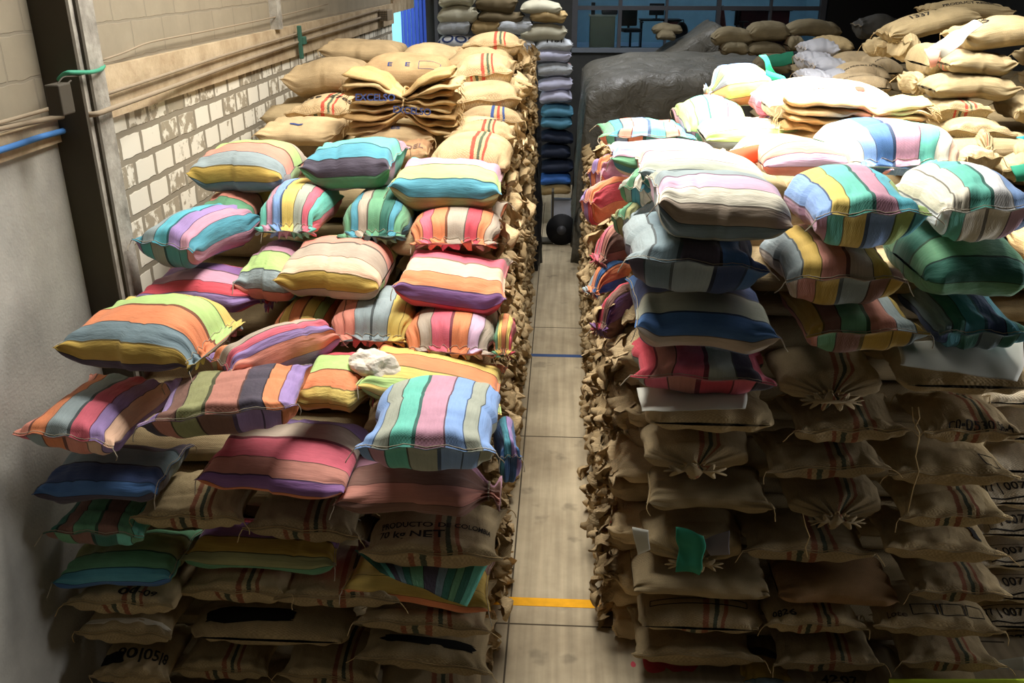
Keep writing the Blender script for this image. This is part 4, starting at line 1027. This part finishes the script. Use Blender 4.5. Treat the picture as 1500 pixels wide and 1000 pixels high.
for y, l_, r_, sd_, x in spots[:NIND]:
    side = 'left' if sd_ < 0 else 'right'
    lab = 'ragged burlap sack end, aisle face of the %s stack, %s row back, %s layer up' % (side, ORD[r_], ORD[l_])
    aisle_sack(x, y + (.2 if l_ % 2 else 0) + rnd.uniform(-.05, .05), l_ * LAY, sd_, lab, 'burlap sack ends facing the aisle, %s stack' % side, rnd.randrange(7))
def mass(sel, name, label):
    """the far ends of the aisle faces, too many and small to count"""
    V = []; Fc = []; UV = []; MI = []
    mats = aisle_mats
    me = bpy.data.meshes.new(name)
    for m_ in mats: me.materials.append(m_)
    n0 = 0
    for y, l_, r_, sd_, x in sel:
        k = rnd.randrange(7); pm, fls = protos[k]
        M0 = Matrix.Translation((x, y + (.2 if l_ % 2 else 0) + rnd.uniform(-.05, .05), l_ * LAY)) @ Matrix.Rotation((0 if sd_ < 0 else math.pi) + rnd.uniform(-.1, .1), 4, 'Z') @ Matrix.Rotation(rnd.uniform(-.08, .08), 4, 'X')
        for src in [pm] + fls[:2]:
            c_ = np.empty(len(src.vertices) * 3, np.float32); src.vertices.foreach_get('co', c_); c_ = c_.reshape(-1, 3)
            Mn = np.array(M0); V.append(c_ @ Mn[:3, :3].T + Mn[:3, 3])
            u_ = np.empty(len(src.loops) * 2, np.float32); src.uv_layers[0].data.foreach_get('uv', u_); UV.append(u_)
            mi = mats.index(src.materials[0])
            for p in src.polygons: Fc.append([v + n0 for v in p.vertices]); MI.append(mi)
            n0 += len(src.vertices)
    me.from_pydata(np.concatenate(V).tolist(), [], Fc); me.uv_layers.new(name='UVMap').data.foreach_set('uv', np.concatenate(UV))
    me.polygons.foreach_set('material_index', MI); me.polygons.foreach_set('use_smooth', [True] * len(Fc)); me.update()
    o = bpy.data.objects.new(name, me); COL.objects.link(o); tag(o, label, 'sacks', kind='stuff')
mass([q_ for q_ in spots[NIND:] if q_[3] < 0], 'far_burlap_sack_ends', 'ragged burlap sack ends at the far part of the left aisle face')
mass([q_ for q_ in spots[NIND:] if q_[3] > 0], 'far_burlap_sack_ends', 'ragged burlap sack ends at the far part of the right aisle face')

# sacks inside the stacks, only glimpsed through the gaps: one uncountable mass each
def core(name, xs, y0, y1, topf, label, cut=0):
    a, G = sack_grid(1.0, .74, .28, 'RR', 77, 10, 16, .0)
    Fb = sack_faces(10, 16); V = []; Fc = []; UV = []
    uvb = [(j / 16, i / 9) for i in range(10) for j in range(16)]
    y = y0; row = 0
    while y < y1:
        n_ = int((topf(y) - cut) / LAY)
        for x in xs:
            for l_ in range(n_):
                b = len(V); off = np.array([x, y + (.2 if l_ % 2 else 0), l_ * LAY + .135])
                V += [p + off for p in G.reshape(-1, 3)]; Fc += [tuple(b + q_ for q_ in f) for f in Fb]; UV += uvb
        y += .64; row += 1
    o = mesh_obj(name, V, Fc, B4, uv=UV)
    tag(o, label, 'sacks', kind='stuff'); return o
core('inner_burlap_sacks', (-2.95, -2.0), 6.0, 15.6, lambda y: top_left(y - .35), 'burlap sacks inside the left stack, glimpsed between the outer ones', .3)
core('inner_burlap_sacks', (1.85, 2.8), 6.64, 15.0, lambda y: float(np.interp(y, [5.9, 6.5, 10, 11, 16], [3.85, 3.95, 3.9, 3.2, 2.8])), 'burlap sacks inside the right stack, glimpsed between the outer ones', .2)
core('inner_burlap_sacks', (3.9, 4.85, 5.8), 8.9, 12.5, lambda y: 4.6, 'burlap sacks inside the rear right heap, glimpsed between the outer ones', .5)

core('inner_burlap_sacks', (3.6,), 12.9, 13.7, lambda y: 3.95, 'burlap sacks under the pale printed group beside the rear right heap', .1)
core('inner_burlap_sacks', (4.95, 5.95, 6.95, 7.9), 15.6, 18.2, lambda y: 3.95, 'burlap sacks under the dim row before the office', .1)
core('inner_burlap_sacks', (3.85,), 15.3, 16.3, lambda y: 3.3, 'burlap sacks under the green net cloth', .0)
# ------------------------------------------------------------------ TARPAULINS
def tarp_mat(name, c):
    m, N, L, b = new_mat(name, .38); b.inputs['Base Color'].default_value = srgb(c); b.inputs['Specular IOR Level'].default_value = .5
    tc = node(N, 'ShaderNodeTexCoord')
    n1 = node(N, 'ShaderNodeTexNoise', Scale=3.0, Detail=7.0, Roughness=.6); n1.inputs['Distortion'].default_value = .8; L.new(tc.outputs['Object'], n1.inputs['Vector'])
    bp = node(N, 'ShaderNodeBump', Strength=.8, Distance=.12); L.new(n1.outputs['Fac'], bp.inputs['Height']); L.new(bp.outputs[0], b.inputs['Normal'])
    rp = node(N, 'ShaderNodeMapRange'); rp.inputs[3].default_value = .3; rp.inputs[4].default_value = .6; L.new(n1.outputs['Fac'], rp.inputs[0]); L.new(rp.outputs[0], b.inputs['Roughness'])
    dst = node(N, 'ShaderNodeMix', data_type='RGBA'); dst.inputs[6].default_value = srgb(c); dst.inputs[7].default_value = srgb(tuple(min(255, v + 46) for v in c))
    L.new(n1.outputs['Fac'], dst.inputs[0]); L.new(dst.outputs[2], b.inputs['Base Color'])
    return m
M_tarp = tarp_mat('black_plastic_sheet', (62, 58, 48)); M_tarp2 = tarp_mat('black_film', (20, 20, 24))
def draped(name, x0, x1, y0, y1, zt, mat, seed, rad=.25, zf=None, flare=.12, n=70, bottom=0.0):
    """sheet thrown over a stack: a domed top and sides hanging in folds"""
    V = []; Fc = []; m = n
    zf = zf or (lambda u, v: 0)
    for i in range(n):
        for j in range(m):
            u = -1.45 + 2.9 * i / (n - 1); v = -1.45 + 2.9 * j / (m - 1)
            cu, cv = max(-1, min(1, u)), max(-1, min(1, v))
            ex, ey = abs(u) - 1, abs(v) - 1
            over = max(0, ex, ey)
            z = zt + zf(cu, cv) - rad * (max(0, abs(cu) - .8) / .2) ** 2 * .6 - rad * (max(0, abs(cv) - .8) / .2) ** 2 * .6
            z += .05 * noise.noise(Vector((u * 3 + seed, v * 3, 0)))
            fold = noise.noise(Vector((u * 7 + seed * 3, v * 7, seed)))
            h = z - bottom
            z -= over / .45 * h
            x = x0 + (x1 - x0) * (cu + 1) / 2; y = y0 + (y1 - y0) * (cv + 1) / 2
            k = over / .45
            out = (flare * k + .12 * fold * min(1, k * 3))
            if ex >= ey and ex > 0: x += math.copysign(out, u)
            elif ey > 0: y += math.copysign(out, v)
            w = Vector((x, y, z)) + Vector(noise.noise_vector(Vector((x, y, z)) * 2.2 + Vector((seed, 0, 0)))) * .05
            V.append(w)
    for i in range(n - 1):
        for j in range(m - 1):
            a_ = i * m + j; Fc.append((a_, a_ + m, a_ + m + 1, a_ + 1))
    o = mesh_obj(name, V, Fc, mat)
    md = o.modifiers.new('thickness', 'SOLIDIFY'); md.thickness = .008
    return rebase(o, ((x0 + x1) / 2, (y0 + y1) / 2, bottom))
o = draped('tarpaulin_cover', .42, 4.3, 17.1, 20.6, 3.78, M_tarp, 1.3, .35, lambda u, v: -.16 * (v < 0) * abs(v) - .35 * max(0, -u - .5)); tag(o, 'big wrinkled black tarpaulin over the stack behind the right stack', 'tarpaulin')
o = draped('tarpaulin_cover', 1.4, 4.4, 21.2, 23.0, 3.45, M_tarp, 4.1, .3, lambda u, v: .85 * max(0, 1 - abs(u - .35) * 1.1)); tag(o, 'peaked dark tarpaulin behind the big one below the office windows', 'tarpaulin')
o = draped('tarpaulin_cover', -1.2, -.52, 16.55, 18.2, 4.1, M_tarp2, 7.7, .12, flare=.1, n=44); tag(o, 'black film wrapped over the far end of the left stack', 'tarpaulin')

# ------------------------------------------------------------------ bundle of empty sacks, loose cloths
def ribbon(path, prof_w, thick, n=30, amp=.02, seed=0, m=10, twist=0):
    """folded cloth strip along a path; path(t)->Vector, width direction = y"""
    V = []; Fc = []
    for i in range(n):
        t = i / (n - 1); c = path(t); w = prof_w(t)
        for j in range(m * 2):
            th = 2 * math.pi * j / (m * 2)
            p = Vector((0, math.cos(th) * w / 2, math.sin(th) * thick(t) / 2))
            p = c + p; p += Vector(noise.noise_vector(p * 7 + Vector((seed, 0, 0)))) * amp
            V.append(p)
    k = m * 2
    for i in range(n - 1):
        for j in range(k): Fc.append((i * k + j, (i + 1) * k + j, (i + 1) * k + (j + 1) % k, i * k + (j + 1) % k))
    Fc.append(tuple(range(k))); Fc.append(tuple((n - 1) * k + j for j in range(k))[::-1])
    uv = [(j / k, i / n) for i in range(n) for j in range(k)]
    return V, Fc, uv
def bundle(name, c, Lx, nlay, label, seed, pinch=.5, w=.55, lay=.055, yaw=0, print_txt=None, topw=1.0, lean=0):
    root = empty(name, c, yaw); tag(root, label, 'sack bundle')
    rg = random.Random(seed); zm = nlay * lay / 2
    for k in range(nlay):
        z0 = (k + .5) * lay; tp = (k == nlay - 1)
        ww = w * rg.uniform(.85, 1.1)
        ln = Lx * rg.uniform(.9, 1.05)
        def path(t, z0=z0, ln=ln, k=k, dx=rg.uniform(-.04, .04)):
            g = math.exp(-((t - pinch) / .13) ** 2)
            sp_ = 1 + .5 * abs(t - pinch) * 1.3
            return Vector(((t - .5) * ln + dx, 0, zm + (z0 - zm) * sp_ * (1 - .62 * g) + .015 * math.sin(t * 7 + k)))
        def pw(t, ww=ww): return ww * (1 - .42 * math.exp(-((t - pinch) / .13) ** 2)) * (1 - .12 * abs(2 * t - 1) ** 4)
        def th(t, tp=tp): return lay * (1.25 if not tp else 1.6) * (1 - .35 * math.exp(-((t - pinch) / .10) ** 2)) * (1 if .02 < t < .98 else .35)
        V, Fc, uv = ribbon(path, pw, th, seed=seed + k * 3.1, amp=.03)
        mesh_obj('folded_sack', V, Fc, [burlap('plain', (214, 184, 134)), burlap('plain', (198, 164, 112)), burlap('plain', (186, 150, 100))][k % 3], root, uv=uv)
        # frayed fringe at both ends
    for s_ in (-1, 1):
      b = MB()
      for q_ in range(26):
        x = s_ * Lx * .49; y = rg.uniform(-w * .45, w * .3); z = rg.uniform(.02, nlay * lay)
        p = Vector((x, y, z)); pts = [p]; dd = Vector((s_ * .6, -.5, -.5))
        for _ in range(5): dd = dd + Vector((rg.uniform(-.6, .6), rg.uniform(-.6, .3), rg.uniform(-.7, .3))); pts.append(pts[-1] + dd.normalized() * .022)
        b.tube([tuple(x_) for x_ in pts], .003, 4)
      b.build('frayed_fringe', M_twine, root)
    # the tie round the waist
    xp = (pinch - .5) * Lx; pts = []
    for i in range(25):
        th_ = 2 * math.pi * i / 24; pts.append((xp + .01 * math.sin(th_ * 3), math.cos(th_) * w * .34, zm + math.sin(th_) * nlay * lay * .30))
    MB().tube(pts, .010, 6).build('tie_twine', M_twine, root)
    return root
c = atY(594, 186, 9.15)
bA = bundle('empty_sack_bundle', c, 1.15, 8, 'tied bundle of empty burlap sacks with blue and red EXCELSO print on the left stack', 21, pinch=.52, w=.7, lay=.062)
def flat_text(txt, size, mat, parent, loc, rot, name='printed_lettering'):
    V, Fc = text_vf(txt, size)
    o = mesh_obj(name, [(x, y, 0) for x, y in V], Fc, mat, parent, smooth=False); o.location = loc; o.rotation_euler = rot; return o
flat_text('EXCELSO', .095, M_inkblue, bA, (-.22, -.37, .34), (R(65), 0, 0)); flat_text('EXCELSO', .09, M_inkblue, bA, (.14, -.40, .22), (R(80), R(4), 0))
c = atY(1238, 196, 8.2)
bB = bundle('empty_sack_bundle', c, 1.28, 5, 'tied bundle of empty burlap sacks under the white printed sack on the right stack', 33, pinch=.62, w=.55, lay=.06)
q = st('L', 'RR', (1098, 112, 1330, 184), 8.6, 'cr cr wh cr', 'white burlap sack with faint orange printed squares lying on the folded bundle', T=.3, roll=4, group=None)
q['o'].name = 'burlap_sack'; q['o'].data.materials[0] = burlap('plain', (240, 226, 196))  # near-white base colour for this burlap
frame_on(q, -.25, .36, .13, .11, 'L', M_inkred, .007); print_on(q, 'G', -.25, .36, .07, 'L', M_inkred); patch_on(q, .3, .36, .08, .08, 'L', M_inkred, 'printed_square', .02); 
st('A', 'RP', (1096, 128, 1190, 178), 8.7, 'pk la pk orr cr', 'round pale sack with pink and violet gathered mouth left of the folded bundle', T=.3, group=GR)

def cloth(name, pts_fn, mat, label, cat='cloth', n=26, m=20, seed=0, amp=.03, base=None, th=.004):
    V = []; Fc = []; UV = []
    for i in range(n):
        for j in range(m):
            p = pts_fn(i / (n - 1), j / (m - 1)); p = Vector(p); p += Vector(noise.noise_vector(p * 6 + Vector((seed, 0, 0)))) * amp; V.append(p); UV.append((i / n, j / m))
    for i in range(n - 1):
        for j in range(m - 1):
            a_ = i * m + j; Fc.append((a_, a_ + m, a_ + m + 1, a_ + 1))
    o = mesh_obj(name, V, Fc, mat, uv=UV)
    md = o.modifiers.new('thickness', 'SOLIDIFY'); md.thickness = th
    tag(o, label, cat); return rebase(o, base if base is not None else V[0])
M_paper = simple('white_sheet', (196, 194, 182), .7, var=.05)
M_paper2 = simple('cream_paper', (226, 214, 196), .75, var=.08)
# crumpled paper bag on the left stack
bmb = bmesh.new(); bmesh.ops.create_icosphere(bmb, subdivisions=4, radius=1)
rg = random.Random(8); cen = [Vector((rg.gauss(0, 1), rg.gauss(0, 1), rg.gauss(0, 1))).normalized() for _ in range(34)]
for v_ in bmb.verts:
    n_ = v_.co.normalized(); ds = sorted((n_ - c_).length for c_ in cen)
    r_ = .84 + .26 * min(1, (ds[1] - ds[0]) * 1.2) + .30 * noise.noise(n_ * 1.7 + Vector((3, 1, 2))) + .05 * noise.noise(n_ * 9)
    v_.co = Vector((n_.x * .19, n_.y * .15, n_.z * .155)) * r_ + Vector((.05 * (-n_.z), 0, 0))
me_ = bpy.data.meshes.new('crumpled_paper_bag'); bmb.to_mesh(me_); bmb.free(); me_.materials.append(M_paper2)
o = bpy.data.objects.new('crumpled_paper_bag', me_); COL.objects.link(o); tag(o, 'crumpled cream paper bag lying among the striped sacks', 'paper bag')
o.location = Vector(atY(550, 538, 5.75))
# white sheets hanging over burlap sacks in the right stack
def quad_sheet(p, Y0, bulge=.05):
    P = [atY(px, py, Y0[i] if hasattr(Y0, '__len__') else Y0) for i, (px, py) in enumerate(p)]
    def f(u, v):
        a_ = P[0] * (1 - u) + P[1] * u; b_ = P[3] * (1 - u) + P[2] * u; r_ = a_ * (1 - v) + b_ * v
        r_ = r_ + np.array([0, -bulge * math.sin(v * math.pi * .8), 0]); return r_
    return f
cloth('white_sheet', quad_sheet([(1312, 500), (1500, 500), (1488, 556), (1316, 532)], [5.9, 5.9, 5.56, 5.56]), M_paper, 'white sheet draped over the fourth layer sack at the right', 'sheet', amp=.012)
cloth('white_sheet', quad_sheet([(934, 570), (1096, 560), (1090, 596), (940, 600)], [5.95, 5.95, 5.66, 5.66]), M_paper, 'white sheet draped over the fifth layer sack at the aisle', 'sheet', amp=.012)
cloth('white_sheet', quad_sheet([(926, 772), (950, 776), (952, 804), (934, 812)], 5.8, .01), M_paper, 'small scrap of white paper sticking out beside the aisle, eighth layer', 'paper', 12, 10, amp=.006)
cloth('white_sheet', quad_sheet([(1420, 972), (1500, 962), (1500, 1010), (1425, 1010)], 6.1, .03), M_paper, 'pale sheet at the bottom right corner', 'sheet', amp=.01)
M_lime = simple('lime_plastic', (190, 220, 60), .5)
cloth('lime_strip', quad_sheet([(1302, 994), (1520, 994), (1520, 1010), (1302, 1010)], 5.55, .0), M_lime, 'thin lime green strip at the bottom right edge', 'strip', 8, 4, amp=0)
# green folded cloth over the mustard striped sack
gm_ = striped('A', ['gr', 'dg', 'sl', 'dk', 'tq', 'dg'])
def gcl(u, v):
    P = [atY(520, 806, 5.2), atY(716, 828, 5.1), atY(684, 888, 4.98), atY(556, 838, 5.0)]
    a_ = P[0] * (1 - u) + P[1] * u; b_ = P[3] * (1 - u) + P[2] * u; return a_ * (1 - v) + b_ * v
o = cloth('folded_cloth', gcl, gm_, 'green and slate checked cloth hanging over the mustard sack', 'cloth', amp=.012)
uvl = o.data.uv_layers[0]
# green torn cloth on the eighth-layer sack
M_green = simple('green_cloth', (44, 130, 104), .8)
cloth('green_rag', quad_sheet([(992, 770), (1030, 778), (1028, 838), (990, 834)], 5.66, .05), M_green, 'green rag spilling from the torn burlap sack, eighth layer at the aisle', 'rag', amp=.055, seed=5)
cloth('grey_rag', quad_sheet([(1030, 792), (1068, 776), (1066, 808), (1040, 812)], 5.66, .04), simple('grey_cloth', (110, 106, 112), .8), 'grey rag beside the green rag in the torn burlap sack', 'rag', amp=.02, seed=8)
# knotted green cloth on the tied yellow sack, other bright rags
M_mint = simple('mint_cloth', (60, 200, 160), .7)
cloth('mint_cloth', quad_sheet([(1112, 82), (1122, 80), (1138, 108), (1126, 112)], 9.3, .02), M_mint, 'mint green cloth ear knotted on the yellow orange sack', 'cloth', 12, 10, amp=.03)
cloth('mint_cloth', quad_sheet([(1124, 104), (1150, 112), (1154, 122), (1122, 116)], 9.2, .02), M_mint, 'mint green cloth tail lying right of the yellow orange sack', 'cloth', 12, 10, amp=.02)
cloth('orange_rag', quad_sheet([(1066, 222), (1112, 212), (1108, 240), (1086, 240)], 7.3, .05), simple('orange_cloth', (240, 96, 60), .7), 'orange red rag tied on the pale cream sack', 'rag', 20, 16, amp=.04)
cloth('green_net', quad_sheet([(1124, 84), (1160, 74), (1166, 92), (1130, 98)], 14.8, .05), M_green, 'dark green net cloth behind the mint cloth', 'cloth', amp=.04)
cloth('turquoise_strip', quad_sheet([(1424, 210), (1500, 200), (1500, 212), (1430, 220)], 8.75, .03), simple('turquoise_plastic', (50, 160, 170), .5), 'turquoise plastic strip below the flat burlap sack', 'strip', 14, 8, amp=.01)
cloth('green_cloth', quad_sheet([(1480, 244), (1520, 238), (1520, 262), (1486, 262)], 8.3, .05), M_green, 'green cloth at the right edge below the heap', 'cloth', amp=.02)
# pink and white torn bag hanging on the heap
cloth('torn_white_bag', quad_sheet([(1426, 30), (1440, 36), (1376, 86), (1352, 72)], [9.1, 9.1, 8.95, 8.95], .06), M_paper, 'torn white bag hanging down the rear right heap', 'bag', amp=.03)
cloth('torn_pink_bag', quad_sheet([(1354, 70), (1378, 74), (1368, 96), (1360, 98)], 8.92, .03), simple('pink_paper', (224, 160, 140), .7), 'pink mouth of a torn paper bag on the rear right heap', 'bag', 12, 10, amp=.015)

# white and yellow block at the end of the aisle, black drum with a wheel
cb = fp(836, 318); bx = empty('plastic_barrier', (cb[0], cb[1], 0)); tag(bx, 'low white and yellow plastic barrier at the far end of the aisle', 'barrier')
MB().box((-.22, 0, .22), (.5, .3, .44), bev=.03).build('white_block', simple('white_plastic', (200, 206, 226), .4), bx)
MB().box((.15, 0, .22), (.2, .29, .42), bev=.02).build('yellow_block', simple('yellow_plastic', (226, 196, 90), .4), bx)
MB().box((.38, 0, .22), (.22, .3, .44), bev=.03).build('white_block', bpy.data.materials['white_plastic'], bx)
cb = fp(822, 362); t = empty('hand_truck', (cb[0], cb[1] + .2, 0)); tag(t, 'black hand truck with a big wheel beside the film wrapped stack end', 'hand truck')
M_blk = simple('black_rubber', (24, 24, 26), .6)
MB().cyl((0, 0, .33), .33, .10, 'Y', 28).build('wheel', M_blk, t, True)
MB().cyl((0, -.055, .33), .1, .02, 'Y', 20).build('hub', M_frame, t, True)
MB().box((-.2, .0, .6), (.05, .05, 1.1), bev=.01).box((-.2, .3, .6), (.05, .05, 1.1), bev=.01).box((-.2, .15, 1.12), (.05, .34, .05), bev=.01).box((-.2, .15, .7), (.03, .3, .05)).build('frame', M_dark, t)
MB().box((-.32, .15, .05), (.3, .36, .03)).build('toe_plate', M_dark, t)

# ------------------------------------------------------------------ OFFICE FURNITURE
ZO = zs - .1
M_bk = simple('black_office_plastic', (26, 26, 30), .5)
def off(px, Y): return float(atY(px, 40, Y)[0])
def chair(px, Y, rz, label):
    r = empty('office_chair', (off(px, Y), Y, ZO), rz); tag(r, label, 'office chair')
    b = MB()
    for k in range(5):
        a_ = 2 * math.pi * k / 5; M = Matrix.Rotation(a_, 4, 'Z')
        b.box(M @ Vector((.16, 0, .07)), (.32, .04, .035), M)
    sb_ = b.build('star_base', M_bk, r)
    for k in range(5):
        a_ = 2 * math.pi * k / 5; MB().ball((.31 * math.cos(a_), .31 * math.sin(a_), .03), (.06, .06, .06)).build('caster', M_bk, sb_, True)
    MB().cyl((0, 0, .26), .03, .4).build('gas_column', M_bk, r)
    MB().box((0, 0, .5), (.5, .48, .09), bev=.035).build('seat', M_bk, r, True)
    MB().box((0, .24, .82), (.46, .07, .46), bev=.03).box((0, .24, .58), (.06, .04, .16)).build('backrest', M_bk, r, True)
    for s_ in (-1, 1): MB().box((s_ * .29, .02, .70), (.05, .28, .03), bev=.01).box((s_ * .29, .02, .6), (.03, .04, .2)).build('armrest', M_bk, r)
    return r
chair(924, 25.0, .2, 'black swivel office chair behind the glass, left of centre')
chair(1092, 25.6, 1.2, 'dark office chair behind the glass at the right')
r = empty('desk', (off(882, 25.2), 25.2, ZO)); tag(r, 'grey green cabinet desk behind the left office pane', 'desk')
MB().box((0, 0, .42), (.66, .5, .84), bev=.01).build('cabinet', simple('olive_cabinet', (104, 104, 84), .6), r)
MB().box((0, 0, .86), (.72, .56, .03)).build('desktop', simple('desk_top', (150, 146, 130), .5), r)
r = empty('desk_telephone', (off(892, 25.2), 25.2, ZO + .88)); tag(r, 'black telephone and bag on the grey green desk', 'telephone')
MB().box((0, 0, .06), (.42, .28, .12), bev=.03).ball((.0, 0, .14), (.3, .16, .12)).build('body', M_bk, r, True)
r = empty('binder', (off(868, 25.1), 25.1, ZO + .88)); tag(r, 'dark upright binder on the grey green desk', 'binder')
MB().box((0, 0, .15), (.1, .2, .3), bev=.01).build('cover', M_bk, r)
r = empty('side_table', (off(966, 25.8), 25.8, ZO)); tag(r, 'table with red front behind the office glass near the centre', 'table')
MB().box((0, 0, .72), (1.1, .6, .04)).build('table_top', M_bk, r); MB().box((.3, 0, .45), (.36, .5, .46), bev=.01).build('red_cabinet', simple('dark_red', (100, 40, 44), .6), r)
for s_ in (-1, 1): MB().box((s_ * .5, 0, .35), (.04, .5, .7)).build('leg', M_bk, r)
r = empty('monitor', (off(960, 25.8), 25.7, ZO + .74)); tag(r, 'dark monitor on the table behind the glass', 'monitor')
MB().box((0, 0, .25), (.4, .04, .3), bev=.01).build('screen', M_bk, r); MB().box((0, 0, .06), (.05, .05, .12)).box((0, 0, .01), (.2, .15, .02)).build('stand', M_bk, r)
r = empty('round_bag', (off(998, 24.7), 24.7, ZO)); tag(r, 'dark rounded backpack on the sill behind the glass', 'backpack')
MB().ball((0, 0, .48), (.36, .24, .5)).box((0, 0, .25), (.34, .24, .5), bev=.05).build('body', M_bk, r, True); MB().tube([(-.06, 0, .7), (-.04, 0, .78), (.04, 0, .78), (.06, 0, .7)], .012).build('handle', M_bk, r)
r = empty('desk', (off(1100, 26.0), 26.0, ZO)); tag(r, 'dark red desk behind the right office panes', 'desk')
MB().box((.3, 0, .5), (1.3, .5, .9), bev=.01).build('cabinet', simple('maroon', (70, 34, 34), .6), r); MB().box((.2, 0, .97), (1.6, .6, .04)).build('desktop', M_bk, r)
r = empty('wooden_post', (off(1060, 24.8), 24.8, ZO)); tag(r, 'slanted red brown board leaning behind the glass', 'board')
MB().box((0, 0, .55), (.14, .05, 1.15), Matrix.Rotation(R(-12), 4, 'Y')).build('board', simple('red_brown', (88, 48, 46), .6), r)

bpy.context.view_layer.update()
def twine_on(lab, pix, Y):
    par = [o_ for o_ in bpy.data.objects if o_.get('label', '').startswith(lab)][0]
    M = par.matrix_world.inverted()
    MB().tube([tuple(M @ Vector(atY(px, py, Y))) for px, py in pix], .004, 5).build('loose_twine', M_twine, par, True)
twine_on('burlap sack with green centre stripe', [(1336, 596), (1338, 616), (1347, 634), (1343, 660), (1341, 668), (1346, 690), (1338, 714), (1333, 736), (1330, 750)], 5.55)
twine_on('burlap sack with green centre stripe', [(1345, 596), (1347, 612), (1340, 626), (1347, 634)], 5.55)
twine_on('bunched burlap sack with straw coloured threads', [(1176, 752), (1180, 770), (1186, 786), (1180, 802), (1183, 816)], 5.55)
